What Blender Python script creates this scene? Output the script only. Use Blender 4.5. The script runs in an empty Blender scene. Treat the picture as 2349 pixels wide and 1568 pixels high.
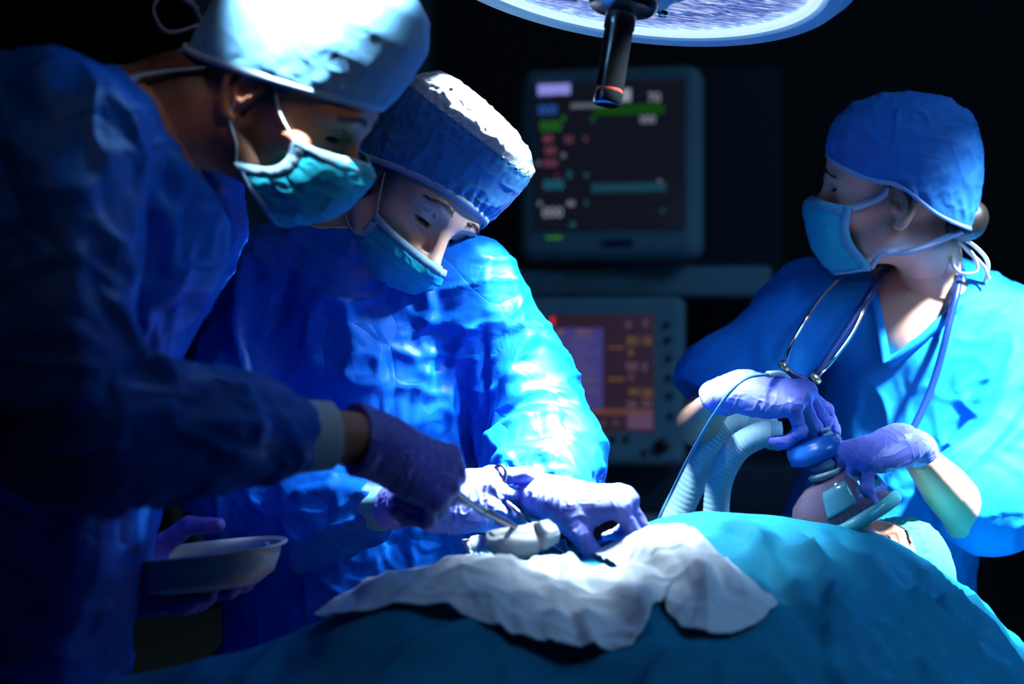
import bpy, bmesh, math, random
import numpy as np
from mathutils import Vector, Matrix
FOC = 3915.0
CAM_Z = 1.35
sc = bpy.context.scene
COL = sc.collection
def W(px, py, d):
    """a point of the room at depth d seen at picture position px, py"""
    return np.array([(px-1174.5)/FOC*d, d, CAM_Z-(py-784)/FOC*d])

# ------------------------------------------------------------------ camera
cam_d = bpy.data.cameras.new('camera'); cam = bpy.data.objects.new('camera', cam_d); COL.objects.link(cam)
cam.location = (0, 0, CAM_Z); cam.rotation_euler = (math.radians(90), 0, 0)
cam_d.lens = 60; cam_d.sensor_width = 36; cam_d.clip_start = 0.05; cam_d.clip_end = 50
cam_d.dof.use_dof = True; cam_d.dof.focus_distance = 2.24; cam_d.dof.aperture_fstop = 2.4
sc.camera = cam
vs = sc.view_settings
sc.display_settings.display_device = 'sRGB'
vs.view_transform = 'Standard'; vs.look = 'None'; vs.gamma = 1; vs.use_curve_mapping = False; vs.exposure = 0.0

# ------------------------------------------------------------------ world, lamps and added fill lights
wd = bpy.data.worlds.new('world'); sc.world = wd; wd.use_nodes = True
wd.node_tree.nodes['Background'].inputs[0].default_value = (0.10, 0.35, 1.0, 1)
wd.node_tree.nodes['Background'].inputs[1].default_value = 0.008
def light(kind, name, loc, aim, power, color, size=0.1, cone=60, blend=0.4, spread=180):
    l = bpy.data.lights.new(name, kind); o = bpy.data.objects.new(name, l); COL.objects.link(o)
    o.location = Vector([float(v) for v in loc])
    o.rotation_euler = (Vector([float(v) for v in aim])-o.location).to_track_quat('-Z', 'Y').to_euler()
    l.energy = power; l.color = color
    if kind == 'SPOT': l.spot_size = math.radians(cone); l.spot_blend = blend; l.shadow_soft_size = size
    if kind == 'AREA': l.shape = 'DISK'; l.size = size; l.spread = math.radians(spread)
    return o
LC = (.66, .86, 1.0)
_c = W(1440, -66, 2.05)
for _k, _aim, _p0 in ((0, (-.02, 2.28, 1.20), 95), (1, (.08, 2.20, 1.10), 130), (2, (.08, 2.18, 1.10), 130)):      # the lamp's own modules, set round the lens
    _a = 2*math.pi*_k/3+.2; _p = _c+np.array([.07+.09*math.cos(_a), .05+.08*math.sin(_a), -.024])
    light('SPOT', 'surgical_lamp_beam', _p, _aim, _p0, LC, .03, 64, .8)
light('SPOT', 'surgical_lamp_focus', _c+np.array([.12, .07, -.04]), W(1262, 1110, 2.12), 1000, LC, .03, 27, .9)
light('SPOT', 'second_lamp_beam', (1.20, 1.85, 2.45), W(2300, 1005, 2.42), 2300, LC, .06, 22.5, .9)
light('SPOT', 'third_lamp_beam', (.02, 1.20, 2.85), W(735, 35, 1.84), 22000, LC, .04, 6.4, .8)
light('SPOT', 'crown_accent', (.66, 2.80, 2.35), W(1085, 290, 2.27), 9000, LC, .04, 5.6, .5)  # no lamp of the room: spot added to whiten the net crown
light('SPOT', 'face_fill', (.45, .55, 2.6), W(600, 330, 1.86), 15, (1.0, .90, .84), .20, 18, 1.0)  # added warm spot, only to lift the left surgeon's face and neck
light('AREA', 'soft_fill', (1.6, 1.1, 2.7), (.85, 2.3, 1.1), 4.4, (.20, .50, 1.0), .6, spread=70)  # added blue fill over the drape and the anaesthetist, no ceiling fixture
light('AREA', 'soft_fill', (-.4, 1.0, 2.8), (-.4, 1.9, 1.3), .45, (.75, .85, 1.0), .8)  # added weak neutral fill for the left surgeon's neck, cuff and glove
light('AREA', 'rear_fill', (1.6, 3.0, 2.6), (.1, 4.2, 1.4), 3.0, (.25, .55, 1.0), .8)  # added fill that brightens the machine cases at the back


cy = sc.cycles; cy.max_bounces = 8; cy.diffuse_bounces = 3; cy.glossy_bounces = 3; cy.transmission_bounces = 7; cy.transparent_max_bounces = 6
cy.caustics_reflective = False; cy.caustics_refractive = False
# ------------------------------------------------------------------ materials
MATS = {}
def mat(name, col, rough=0.6, metal=0.0, bump=0.0, bscale=200.0, bdist=0.001, var=0.0, vscale=8.0, sheen=0.0, spec=0.5,
        trans=0.0, alpha=1.0, emit=None, estr=0.0, sss=0.0, coat=0.0, tone=None, ior=1.45, crumple=0.0, cscale=11.0, cdist=0.010):
    if name in MATS: return MATS[name]
    m = bpy.data.materials.new(name); m.use_nodes = True; nt = m.node_tree; N = nt.nodes; L = nt.links
    b = N['Principled BSDF']; I = b.inputs
    I['Base Color'].default_value = (*col, 1); I['Roughness'].default_value = rough; I['Metallic'].default_value = metal
    I['Specular IOR Level'].default_value = spec; I['Sheen Weight'].default_value = sheen; I['Transmission Weight'].default_value = trans
    I['Alpha'].default_value = alpha; I['Coat Weight'].default_value = coat; I['IOR'].default_value = ior
    I['Subsurface Weight'].default_value = sss; I['Subsurface Radius'].default_value = (0.012, 0.005, 0.003); I['Subsurface Scale'].default_value = 0.6
    if emit: I['Emission Color'].default_value = (*emit, 1); I['Emission Strength'].default_value = estr
    tc = N.new('ShaderNodeTexCoord'); src = None
    if var > 0:
        n = N.new('ShaderNodeTexNoise'); n.inputs['Scale'].default_value = vscale; n.inputs['Detail'].default_value = 5
        L.new(tc.outputs['Object'], n.inputs['Vector'])
        mx = N.new('ShaderNodeMix'); mx.data_type = 'RGBA'
        L.new(n.outputs['Fac'], mx.inputs[0])
        mx.inputs[6].default_value = (*[c*(1-var) for c in col], 1); mx.inputs[7].default_value = (*[min(1, c*(1+var)) for c in col], 1)
        src = mx.outputs[2]
    if tone:                                   # hair and stubble pigment carried by the 'tone' attribute
        at = N.new('ShaderNodeAttribute'); at.attribute_name = 'tone'
        n2 = N.new('ShaderNodeTexNoise'); n2.inputs['Scale'].default_value = 900; L.new(tc.outputs['Object'], n2.inputs['Vector'])
        mu = N.new('ShaderNodeMath'); mu.operation = 'MULTIPLY_ADD'; L.new(n2.outputs['Fac'], mu.inputs[0]); mu.inputs[1].default_value = 0.9; mu.inputs[2].default_value = 0.45
        mm = N.new('ShaderNodeMath'); mm.operation = 'MULTIPLY'; mm.use_clamp = True; L.new(mu.outputs[0], mm.inputs[0]); L.new(at.outputs['Fac'], mm.inputs[1])
        mx = N.new('ShaderNodeMix'); mx.data_type = 'RGBA'; L.new(mm.outputs[0], mx.inputs[0])
        if src: L.new(src, mx.inputs[6])
        else: mx.inputs[6].default_value = (*col, 1)
        mx.inputs[7].default_value = (*tone, 1); src = mx.outputs[2]
    if src: L.new(src, I['Base Color'])
    if bump > 0:
        n = N.new('ShaderNodeTexNoise'); n.inputs['Scale'].default_value = bscale; n.inputs['Detail'].default_value = 4
        L.new(tc.outputs['Object'], n.inputs['Vector'])
        bp = N.new('ShaderNodeBump'); bp.inputs['Strength'].default_value = bump; bp.inputs['Distance'].default_value = bdist
        L.new(n.outputs['Fac'], bp.inputs['Height']); L.new(bp.outputs['Normal'], I['Normal'])
    if crumple > 0:                             # paper-like creases of non-woven cloth
        wv = N.new('ShaderNodeTexNoise'); wv.inputs['Scale'].default_value = cscale*.6; wv.inputs['Detail'].default_value = 2; L.new(tc.outputs['Object'], wv.inputs['Vector'])
        vm = N.new('ShaderNodeVectorMath'); vm.operation = 'MULTIPLY_ADD'; L.new(wv.outputs['Color'], vm.inputs[0]); vm.inputs[1].default_value = (.09, .09, .09); L.new(tc.outputs['Object'], vm.inputs[2])
        v1 = N.new('ShaderNodeTexVoronoi'); v1.feature = 'DISTANCE_TO_EDGE'; v1.inputs['Scale'].default_value = cscale; v1.inputs['Detail'].default_value = 1.5; v1.inputs['Roughness'].default_value = .4
        L.new(vm.outputs[0], v1.inputs['Vector'])
        b2 = N.new('ShaderNodeBump'); b2.inputs['Strength'].default_value = crumple; b2.inputs['Distance'].default_value = cdist
        L.new(v1.outputs['Distance'], b2.inputs['Height'])
        if bump > 0: L.new(b2.outputs['Normal'], bp.inputs['Normal'])
        else: L.new(b2.outputs['Normal'], I['Normal'])
    MATS[name] = m; return m

# ------------------------------------------------------------------ objects
def props(o, label=None, category=None, group=None, kind=None):
    for k, v in (('label', label), ('category', category), ('group', group), ('kind', kind)):
        if v: o[k] = v
    return o
def thing(name, loc, label, cat, group=None):
    o = bpy.data.objects.new(name, None); COL.objects.link(o); o.location = [float(v) for v in loc]; o.empty_display_size = 0.05
    return props(o, label, cat, group)
def adopt(o, parent):
    if parent is not None:
        o.parent = parent
        if parent.type == 'EMPTY': o.matrix_parent_inverse = Matrix.Translation(-parent.location)
def mesh(name, V, Fc, m, parent=None, smooth=True, tone=None, **pr):
    me = bpy.data.meshes.new(name); V = np.asarray(V, np.float32)
    if isinstance(Fc, np.ndarray) and Fc.ndim == 2:
        k = Fc.shape[1]; me.vertices.add(len(V)); me.vertices.foreach_set('co', V.ravel())
        me.loops.add(Fc.size); me.loops.foreach_set('vertex_index', Fc.astype(np.int32).ravel())
        me.polygons.add(len(Fc)); me.polygons.foreach_set('loop_start', np.arange(0, Fc.size, k, dtype=np.int32))
        me.update(calc_edges=True)
    else:
        me.from_pydata([tuple(map(float, v)) for v in V], [], [tuple(map(int, f)) for f in Fc]); me.update()
    if smooth: me.polygons.foreach_set('use_smooth', [True]*len(me.polygons))
    if tone is not None:
        a = me.attributes.new('tone', 'FLOAT', 'POINT'); a.data.foreach_set('value', np.asarray(tone, np.float32))
    me.materials.append(m); o = bpy.data.objects.new(name, me); COL.objects.link(o); adopt(o, parent)
    return props(o, **pr)
def solid(o, t, offset=0.0):
    s = o.modifiers.new('thickness', 'SOLIDIFY'); s.thickness = t; s.offset = offset; return o
def subd(o, n=1):
    s = o.modifiers.new('smooth', 'SUBSURF'); s.levels = n; s.render_levels = n; return o
def bevel(o, w, n=3):
    s = o.modifiers.new('bevel', 'BEVEL'); s.width = w; s.segments = n; s.limit_method = 'ANGLE'; return o
class MB:
    """collects vertices and faces for one mesh"""
    def __init__(s): s.V = []; s.F = []; s.n = 0
    def add(s, V, Fc):
        V = np.asarray(V, float); s.V.append(V); s.F += [tuple(int(i)+s.n for i in f) for f in Fc]; s.n += len(V)
    def box(s, c, size, M=None):
        c = np.array(c, float); h = np.array(size, float)/2
        V = np.array([[sx, sy, sz] for sx in (-1, 1) for sy in (-1, 1) for sz in (-1, 1)])*h
        if M is not None: V = V@np.array(M).T
        s.add(V+c, [(0, 1, 3, 2), (4, 6, 7, 5), (0, 4, 5, 1), (2, 3, 7, 6), (0, 2, 6, 4), (1, 5, 7, 3)])
    def tube(s, P, r, n=12, cap=True, flat=None, ratio=1.0):
        P = np.asarray(P, float); m = len(P); r = np.broadcast_to(r, (m,)).astype(float)
        T = np.gradient(P, axis=0); T /= np.linalg.norm(T, axis=1)[:, None]+1e-12
        u = np.array(flat, float) if flat is not None else (np.array([0, 0, 1.]) if abs(T[0][2]) < .9 else np.array([1., 0, 0]))
        V = []
        for i in range(m):
            if flat is not None: u = np.array(flat, float)
            u = u-T[i]*(u@T[i]); u /= np.linalg.norm(u)+1e-12; w = np.cross(T[i], u)
            for k in range(n):
                a = 2*math.pi*k/n; V.append(P[i]+r[i]*(u*math.cos(a)*ratio+w*math.sin(a)))
        Fc = [(i*n+k, i*n+(k+1) % n, (i+1)*n+(k+1) % n, (i+1)*n+k) for i in range(m-1) for k in range(n)]
        if cap: Fc += [tuple(range(n))[::-1], tuple((m-1)*n+k for k in range(n))]
        s.add(V, Fc)
    def lathe(s, prof, O, axis, n=48):
        """prof: (radius, height along axis) pairs"""
        A = np.array(axis, float); A /= np.linalg.norm(A); u = np.cross(A, [0.2, 1, 0.1]); u /= np.linalg.norm(u); w = np.cross(A, u)
        V = []; O = np.array(O, float)
        for r, h in prof:
            r = max(r, 1e-4)
            for k in range(n):
                a = 2*math.pi*k/n; V.append(O+A*h+r*(u*math.cos(a)+w*math.sin(a)))
        m = len(prof)
        s.add(V, [(i*n+k, i*n+(k+1) % n, (i+1)*n+(k+1) % n, (i+1)*n+k) for i in range(m-1) for k in range(n)])
    def build(s, name, m, parent=None, smooth=True, **pr):
        o = mesh(name, np.concatenate(s.V), s.F, m, parent, smooth, **pr)
        return o
def recalc(o):
    bm = bmesh.new(); bm.from_mesh(o.data); bmesh.ops.recalc_face_normals(bm, faces=bm.faces); bm.to_mesh(o.data); bm.free(); return o
def auto(o, deg=35):
    for p in o.data.polygons: p.use_smooth = True
    o.data.set_sharp_from_angle(angle=math.radians(deg)); return o
def spline(P, n=40):
    P = np.asarray(P, float); m = len(P)
    Q = np.vstack([2*P[0]-P[1], P, 2*P[-1]-P[-2]]); out = []
    for t in np.linspace(0, m-1, n):
        i = min(int(t), m-2); f = t-i; a, b, c, d = Q[i], Q[i+1], Q[i+2], Q[i+3]
        out.append(0.5*((2*b)+(c-a)*f+(2*a-5*b+4*c-d)*f*f+(3*b-a-3*c+d)*f**3))
    return np.array(out)

# ------------------------------------------------------------------ noise (lattice) for cloth
_rng = np.random.RandomState(7); _T = _rng.rand(64, 64, 64).astype(np.float32)*2-1
def noise(P, s=1.0, seed=0):
    P = np.asarray(P, np.float32)*np.asarray(s, np.float32)+seed*13.37+100.0
    i = np.floor(P).astype(int); f = P-i; f = f*f*(3-2*f); i &= 63; j = (i+1) & 63
    x0, y0, z0 = i[..., 0], i[..., 1], i[..., 2]; x1, y1, z1 = j[..., 0], j[..., 1], j[..., 2]; fx, fy, fz = f[..., 0], f[..., 1], f[..., 2]
    l = lambda a, b, t: a+(b-a)*t
    return l(l(l(_T[x0, y0, z0], _T[x1, y0, z0], fx), l(_T[x0, y1, z0], _T[x1, y1, z0], fx), fy),
             l(l(_T[x0, y0, z1], _T[x1, y0, z1], fx), l(_T[x0, y1, z1], _T[x1, y1, z1], fx), fy), fz)
def ridge(P, s=1.0, seed=0, sharp=1.0):
    return (1-np.abs(noise(P, s, seed))*1.6)**1*sharp
def folds(P, amp, s=(10, 10, 4), seed=0):
    """soft large folds plus sharp creases, metres"""
    P = np.asarray(P, np.float32); w = np.stack([noise(P, 5, seed+1), noise(P, 5, seed+2), noise(P, 5, seed+3)], -1)*0.05
    Q = P+w; s = np.array(s, float)
    a = noise(Q, s, seed+4)
    b = 1-np.minimum(1, np.abs(noise(Q, s*1.5, seed+5))*3.6)
    c = 1-np.minimum(1, np.abs(noise(Q, s[[1, 2, 0]]*2.2, seed+6))*4.2)
    e = 1-np.minimum(1, np.abs(noise(Q, s[[2, 0, 1]]*2.8, seed+8))*4.2)
    return amp*(0.60*a+0.62*b+0.42*c+0.30*e+0.10*noise(Q, s*5, seed+7)-0.4)

# ------------------------------------------------------------------ distance-field sculpting
class Field:
    def __init__(s): s.p = []; s.segs = {}
    def add(s, fn, lo, hi, k=0.02, sub=False): s.p.append((fn, np.array(lo, float), np.array(hi, float), k, sub)); return s
    def ball(s, c, r, k=0.02, sub=False, M=None):
        c = np.array(c, float); r = np.broadcast_to(np.array(r, float), (3,)); R = None if M is None else np.array(M)
        def fn(P):
            q = P-c
            if R is not None: q = q@R                      # columns of M are the ellipsoid's own axes
            q0 = np.linalg.norm(q/r, axis=-1); q1 = np.linalg.norm(q/(r*r), axis=-1)
            return q0*(q0-1)/np.maximum(q1, 1e-6)
        e = max(r) if M is not None else r
        return s.add(fn, c-e, c+e, k, sub)
    def chain(s, P, r, k=0.02, sub=False, flat=None, ratio=1.0, n=None):
        P = np.asarray(P, float); r = np.broadcast_to(np.array(r, float), (len(P),)).copy()
        if n: Q = spline(np.hstack([P, r[:, None]]), n); P, r = Q[:, :3], Q[:, 3]
        fl = None if flat is None else np.array(flat, float)/np.linalg.norm(flat)
        def fn(X):
            best = None
            for a, b, ra, rb in zip(P[:-1], P[1:], r[:-1], r[1:]):
                ab = b-a; t = np.clip(((X-a)@ab)/(ab@ab+1e-12), 0, 1); q = X-(a+t[..., None]*ab)
                if fl is not None: q = q+((q@fl)*(1/ratio-1))[..., None]*fl
                d = np.linalg.norm(q, axis=-1)-(ra+(rb-ra)*t)
                if fl is not None: d = d*min(1, ratio)**.5
                best = d if best is None else np.minimum(best, d)
            return best
        R = r.max()*max(1, ratio); s.add(fn, P.min(0)-R, P.max(0)+R, k, sub)
        if len(P) > 3: s.segs[len(s.p)-1] = [(P[i:i+2], r[i:i+2], fl, ratio) for i in range(len(P)-1)]
        return s
    @staticmethod
    def seg(X, P, r, fl, ratio):
        a, b = P.astype(np.float32); ab = b-a; t = np.clip(((X-a)@ab)/(ab@ab+1e-12), 0, 1); q = X-(a+t[..., None]*ab)
        if fl is not None: q = q+((q@fl.astype(np.float32))*(1/ratio-1))[..., None]*fl.astype(np.float32)
        d = np.sqrt((q*q).sum(-1))-(r[0]+(r[1]-r[0])*t)
        return d*min(1, ratio)**.5 if fl is not None else d
    def at(s, X):
        D = np.full(X.shape[:-1], 1.0)
        for fn, lo, hi, k, sub in s.p: D = s.op(D, fn(X), k, sub)
        return D
    @staticmethod
    def op(D, d, k, sub):
        k = max(k, 1e-6)
        if sub:
            h = np.maximum(k-np.abs(D+d), 0)/k; return np.maximum(D, -d)+h*h*k/4
        h = np.maximum(k-np.abs(D-d), 0)/k; return np.minimum(D, d)-h*h*k/4
    def bounds(s):
        L = [p for p in s.p if not p[4]]
        return np.min([p[1] for p in L], 0), np.max([p[2] for p in L], 0)
    def surf(s, h, lo=None, hi=None, pad=0.01):
        a, b = s.bounds(); lo = (a if lo is None else np.maximum(a, lo))-pad-2*h; hi = (b if hi is None else np.minimum(b, hi))+pad+2*h
        n = np.ceil((hi-lo)/h).astype(int)+1
        ax = [lo[i]+h*np.arange(n[i]) for i in range(3)]
        D = np.full(n, 1.0, np.float32)
        def span(pl, ph, m):
            i0 = np.clip(np.floor((pl-m-lo)/h).astype(int), 0, n); i1 = np.clip(np.ceil((ph+m-lo)/h).astype(int)+1, 0, n); return i0, i1
        ax = [a.astype(np.float32) for a in ax]
        for pi, (fn, pl, ph, k, sub) in enumerate(s.p):
            if pi in s.segs:
                I0, I1 = span(pl, ph, k+3*h)
                if (I1 <= I0).any(): continue
                T = np.full(I1-I0, 1.0, np.float32)
                for P, r, fl, ratio in s.segs[pi]:
                    R = r.max()*max(1, ratio); i0, i1 = span(P.min(0)-R, P.max(0)+R, k+3*h)
                    if (i1 <= i0).any(): continue
                    G = np.stack(np.meshgrid(*[ax[i][i0[i]:i1[i]] for i in range(3)], indexing='ij'), -1)
                    sl = tuple(slice(i0[i]-I0[i], i1[i]-I0[i]) for i in range(3)); T[sl] = np.minimum(T[sl], s.seg(G, P, r, fl, ratio))
                sl = tuple(slice(I0[i], I1[i]) for i in range(3)); D[sl] = s.op(D[sl], T, k, sub); continue
            i0 = np.clip(np.floor((pl-k-3*h-lo)/h).astype(int), 0, n); i1 = np.clip(np.ceil((ph+k+3*h-lo)/h).astype(int)+1, 0, n)
            if (i1 <= i0).any(): continue
            sl = tuple(slice(i0[i], i1[i]) for i in range(3))
            G = np.stack(np.meshgrid(*[ax[i][sl[i]] for i in range(3)], indexing='ij'), -1)
            D[sl] = s.op(D[sl], fn(G), k, sub)
        D[0], D[-1], D[:, 0], D[:, -1], D[:, :, 0], D[:, :, -1] = 1, 1, 1, 1, 1, 1
        return nets(D, lo, h)
def nets(D, lo, h):
    n = np.array(D.shape); neg = D < 0
    c = np.zeros(n-1, int)
    S = [(i, j, k) for i in (0, 1) for j in (0, 1) for k in (0, 1)]
    sub = lambda A, o: A[o[0]:n[0]-1+o[0], o[1]:n[1]-1+o[1], o[2]:n[2]-1+o[2]]
    for o in S: c += sub(neg, o)
    act = (c > 0) & (c < 8); I = np.argwhere(act); idx = np.full(n-1, -1, np.int64); idx[act] = np.arange(len(I))
    acc = np.zeros((len(I), 3)); cnt = np.zeros(len(I))
    val = {o: D[I[:, 0]+o[0], I[:, 1]+o[1], I[:, 2]+o[2]] for o in S}
    for o in S:
        for ax in range(3):
            if o[ax]: continue
            p = list(o); p[ax] = 1; p = tuple(p); a, b = val[o], val[p]; m = (a < 0) != (b < 0)
            t = np.where(m, a/np.where(np.abs(a-b) < 1e-12, 1, a-b), 0)
            q = np.array(o, float)[None].repeat(len(I), 0); q[:, ax] = t
            acc[m] += q[m]; cnt[m] += 1
    V = lo+h*(I+acc/cnt[:, None]); Q = []
    for ax in range(3):
        u, v = (ax+1) % 3, (ax+2) % 3
        a = np.take(neg, range(0, n[ax]-1), ax); b = np.take(neg, range(1, n[ax]), ax); E = np.argwhere(a != b)
        E = E[(E[:, u] > 0) & (E[:, v] > 0) & (E[:, u] < n[u]-1) & (E[:, v] < n[v]-1)]
        fl = a[E[:, 0], E[:, 1], E[:, 2]]
        def cell(du, dv):
            C = E.copy(); C[:, u] -= du; C[:, v] -= dv; return idx[C[:, 0], C[:, 1], C[:, 2]]
        q = np.stack([cell(1, 1), cell(0, 1), cell(0, 0), cell(1, 0)], 1)
        q[~fl] = q[~fl][:, ::-1]; Q.append(q)
    return V, np.concatenate(Q)
def normals(V, Q):
    d = np.cross(V[Q[:, 2]]-V[Q[:, 0]], V[Q[:, 3]]-V[Q[:, 1]]); N = np.zeros_like(V)
    for k in range(Q.shape[1]): np.add.at(N, Q[:, k], d)
    return N/(np.linalg.norm(N, axis=1)[:, None]+1e-12)
def relax(V, Q, n=1, a=0.5):
    for _ in range(n):
        S = np.zeros_like(V); c = np.zeros(len(V))
        for k in range(4):
            for j in (1, 3): np.add.at(S, Q[:, k], V[Q[:, (k+j) % 4]]); np.add.at(c, Q[:, k], 1)
        V = V+a*(S/np.maximum(c, 1)[:, None]-V)
    return V
def text_to_mesh(o):
    dg = bpy.context.evaluated_depsgraph_get(); me = bpy.data.meshes.new_from_object(o.evaluated_get(dg)); n = bpy.data.objects.new('reading', me); COL.objects.link(n)
    nm = o.name.split('.')[0]; n.parent = o.parent; n.matrix_parent_inverse = o.matrix_parent_inverse.copy(); n.matrix_basis = o.matrix_basis.copy(); bpy.data.objects.remove(o); n.name = nm
def crease(V, pts, w, hgt, d=None):
    """height of a drawn fold (ridge or valley) along a polyline of room points"""
    P = spline(pts, 24); out = np.full(len(V), 1e9)
    for a, b in zip(P[:-1], P[1:]):
        ab = b-a; t = np.clip(((V-a)@ab)/(ab@ab+1e-12), 0, 1); out = np.minimum(out, np.linalg.norm(V-(a+t[:, None]*ab), axis=1))
    x = out/w
    return hgt*np.exp(-x*x)
def frame(y, p, r):
    y, p, r = map(math.radians, (y, p, r))
    f = np.array([math.cos(p)*math.cos(y), math.cos(p)*math.sin(y), math.sin(p)]); s = np.array([math.sin(y), -math.cos(y), 0.]); u = np.cross(s, f)
    return np.stack([s*math.cos(r)+u*math.sin(r), f, -s*math.sin(r)+u*math.cos(r)], 1)   # columns: right, forward, up
# ================================================================== people: heads, caps, masks, hands
class Head:
    """head frame: x to the person's right, y forward, z up, origin between the ear canals"""
    def __init__(s, origin, ypr): s.O = np.array(origin, float); s.R = frame(*ypr)
    def w(s, P): return np.asarray(P, float)@s.R.T+s.O
    def l(s, P): return (np.asarray(P, float)-s.O)@s.R
SKIN = {}
def head_field(H, neck, lid=(-0.006, 0.0022), female=False, thr=0.055):
    """distance field in head space; neck = room points down to the chest, lid = slit height offset and half opening"""
    F = Field(); j = 0.93 if female else 1.0
    F.ball((0, -.010, .046), (.074, .094, .084), .02)
    F.ball((0, .040, .052), (.060, .056, .046), .03)
    F.ball((0, .030, -.012), (.060*j, .062, .080), .03)
    for x in (-1, 1):
        F.chain([(x*.056*j, .000, -.040), (x*.048*j, .030, -.064), (x*.020, .074, -.086)], [.018, .016, .016], .022)
        F.ball((x*.044*j, .056, -.010), (.022, .024, .020), .018)
        F.chain([(x*.010, .0905, .034), (x*.030, .087, .040), (x*.050, .068, .034)], [.0085, .009, .008], .014)
    F.ball((0, .078, -.086), (.018, .017, .015), .02)
    F.ball((0, .085, -.052), (.028, .018, .024), .02)
    for x in (-1, 1):
        F.ball((x*.033, .103, .016), (.0185, .017, .0150), .010, sub=True)
    F.chain([(0, .088, .028), (0, .099, .010), (0, .113, -.014), (0, .118, -.022)], [.0075, .0080, .0095, .0110], .012)
    for x in (-1, 1):
        F.ball((x*.0125, .104, -.026), (.0085, .011, .0085), .008)
        F.ball((x*.0065, .112, -.0335), (.0038, .0060, .0040), .003, sub=True)
    F.chain([(-.024, .089, -.056), (0, .1005, -.052), (.024, .089, -.056)], [.003, .0065, .003], .008)
    F.chain([(-.022, .089, -.061), (0, .099, -.0625), (.022, .089, -.061)], [.003, .0075, .003], .008)
    F.chain([(-.025, .095, -.0575), (0, .107, -.0572), (.025, .095, -.0575)], [.001, .0015, .001], .003, sub=True)
    for x in (-1, 1):
        F.ball((x*.032, .0700, .018), .0142, .006)
        F.chain([(x*.020, .084, .024), (x*.033, .088, .029), (x*.046, .079, .024)], [.0008, .0012, .0008], .004, sub=True)
        F.ball((x*.032, .088, .018+lid[0]), (.0135, .020, lid[1]), .002, sub=True)
        # ear
        F.ball((x*.0735, -.016, .003), (.0075, .016, .028), .008)
        hx = [(x*.0755, .002, .008), (x*.0765, .002, .022), (x*.0785, -.010, .031), (x*.0820, -.026, .026), (x*.0845, -.032, .010), (x*.0825, -.027, -.010), (x*.0785, -.015, -.026), (x*.0755, -.007, -.027)]
        F.chain(hx, [.003, .0038, .0042, .0044, .0042, .0042, .0062, .005], .004, n=26)
        F.chain([(x*.0775, -.014, .021), (x*.0805, -.021, .009), (x*.0790, -.015, -.009)], [.0025, .0032, .003], .004, n=10)
        F.ball((x*.0845, -.011, .002), (.0085, .0070, .0105), .004, sub=True)
        F.ball((x*.0775, -.0005, -.002), (.0045, .004, .007), .004)
    NP = H.l(neck); F.chain(NP, [thr*1.04]+[thr]*(len(NP)-2)+[thr*1.15], .028)
    return F
def head_mesh(H, F, h=.0017, stub=0.0, cutz=-0.22, temple=0):
    V, Q = F.surf(h, lo=(-.2, -.25, cutz), hi=(.2, .2, .2))
    V = relax(V, Q, 1, .4)
    x, y, z = V.T; tone = np.zeros(len(V))
    if stub > 0:                                   # beard along jaw, chin and upper lip
        jaw = 1/(1+np.exp(-((-z-.020+.30*(y-.06))*170)))*1/(1+np.exp(-((y-.004+.10*(-z-.04))*200)))
        side = np.exp(-((y-.012)/.014)**2)*(z > -.045)*(z < .035)*(np.abs(x) > .05)
        tone = np.clip(jaw, 0, 1)*stub*(z > -.11)+side*stub*.8
        tone = np.clip(tone+.0, 0, stub)
    nape = 1/(1+np.exp(-((-.055-y)*160)))*1/(1+np.exp((-.062-z)*160))*1/(1+np.exp((z-.06)*100))
    tone = np.maximum(tone, nape*.85)
    if temple: tone = np.maximum(tone, temple/(1+np.exp((y-.030+.25*(z-.02))*220))/(1+np.exp((-.004-z)*200))*(np.abs(x) > .045))
    lips = ((y > .085) & (np.abs(z+.057) < .010) & (np.abs(x) < .024))
    return H.w(V), Q, tone
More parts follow.
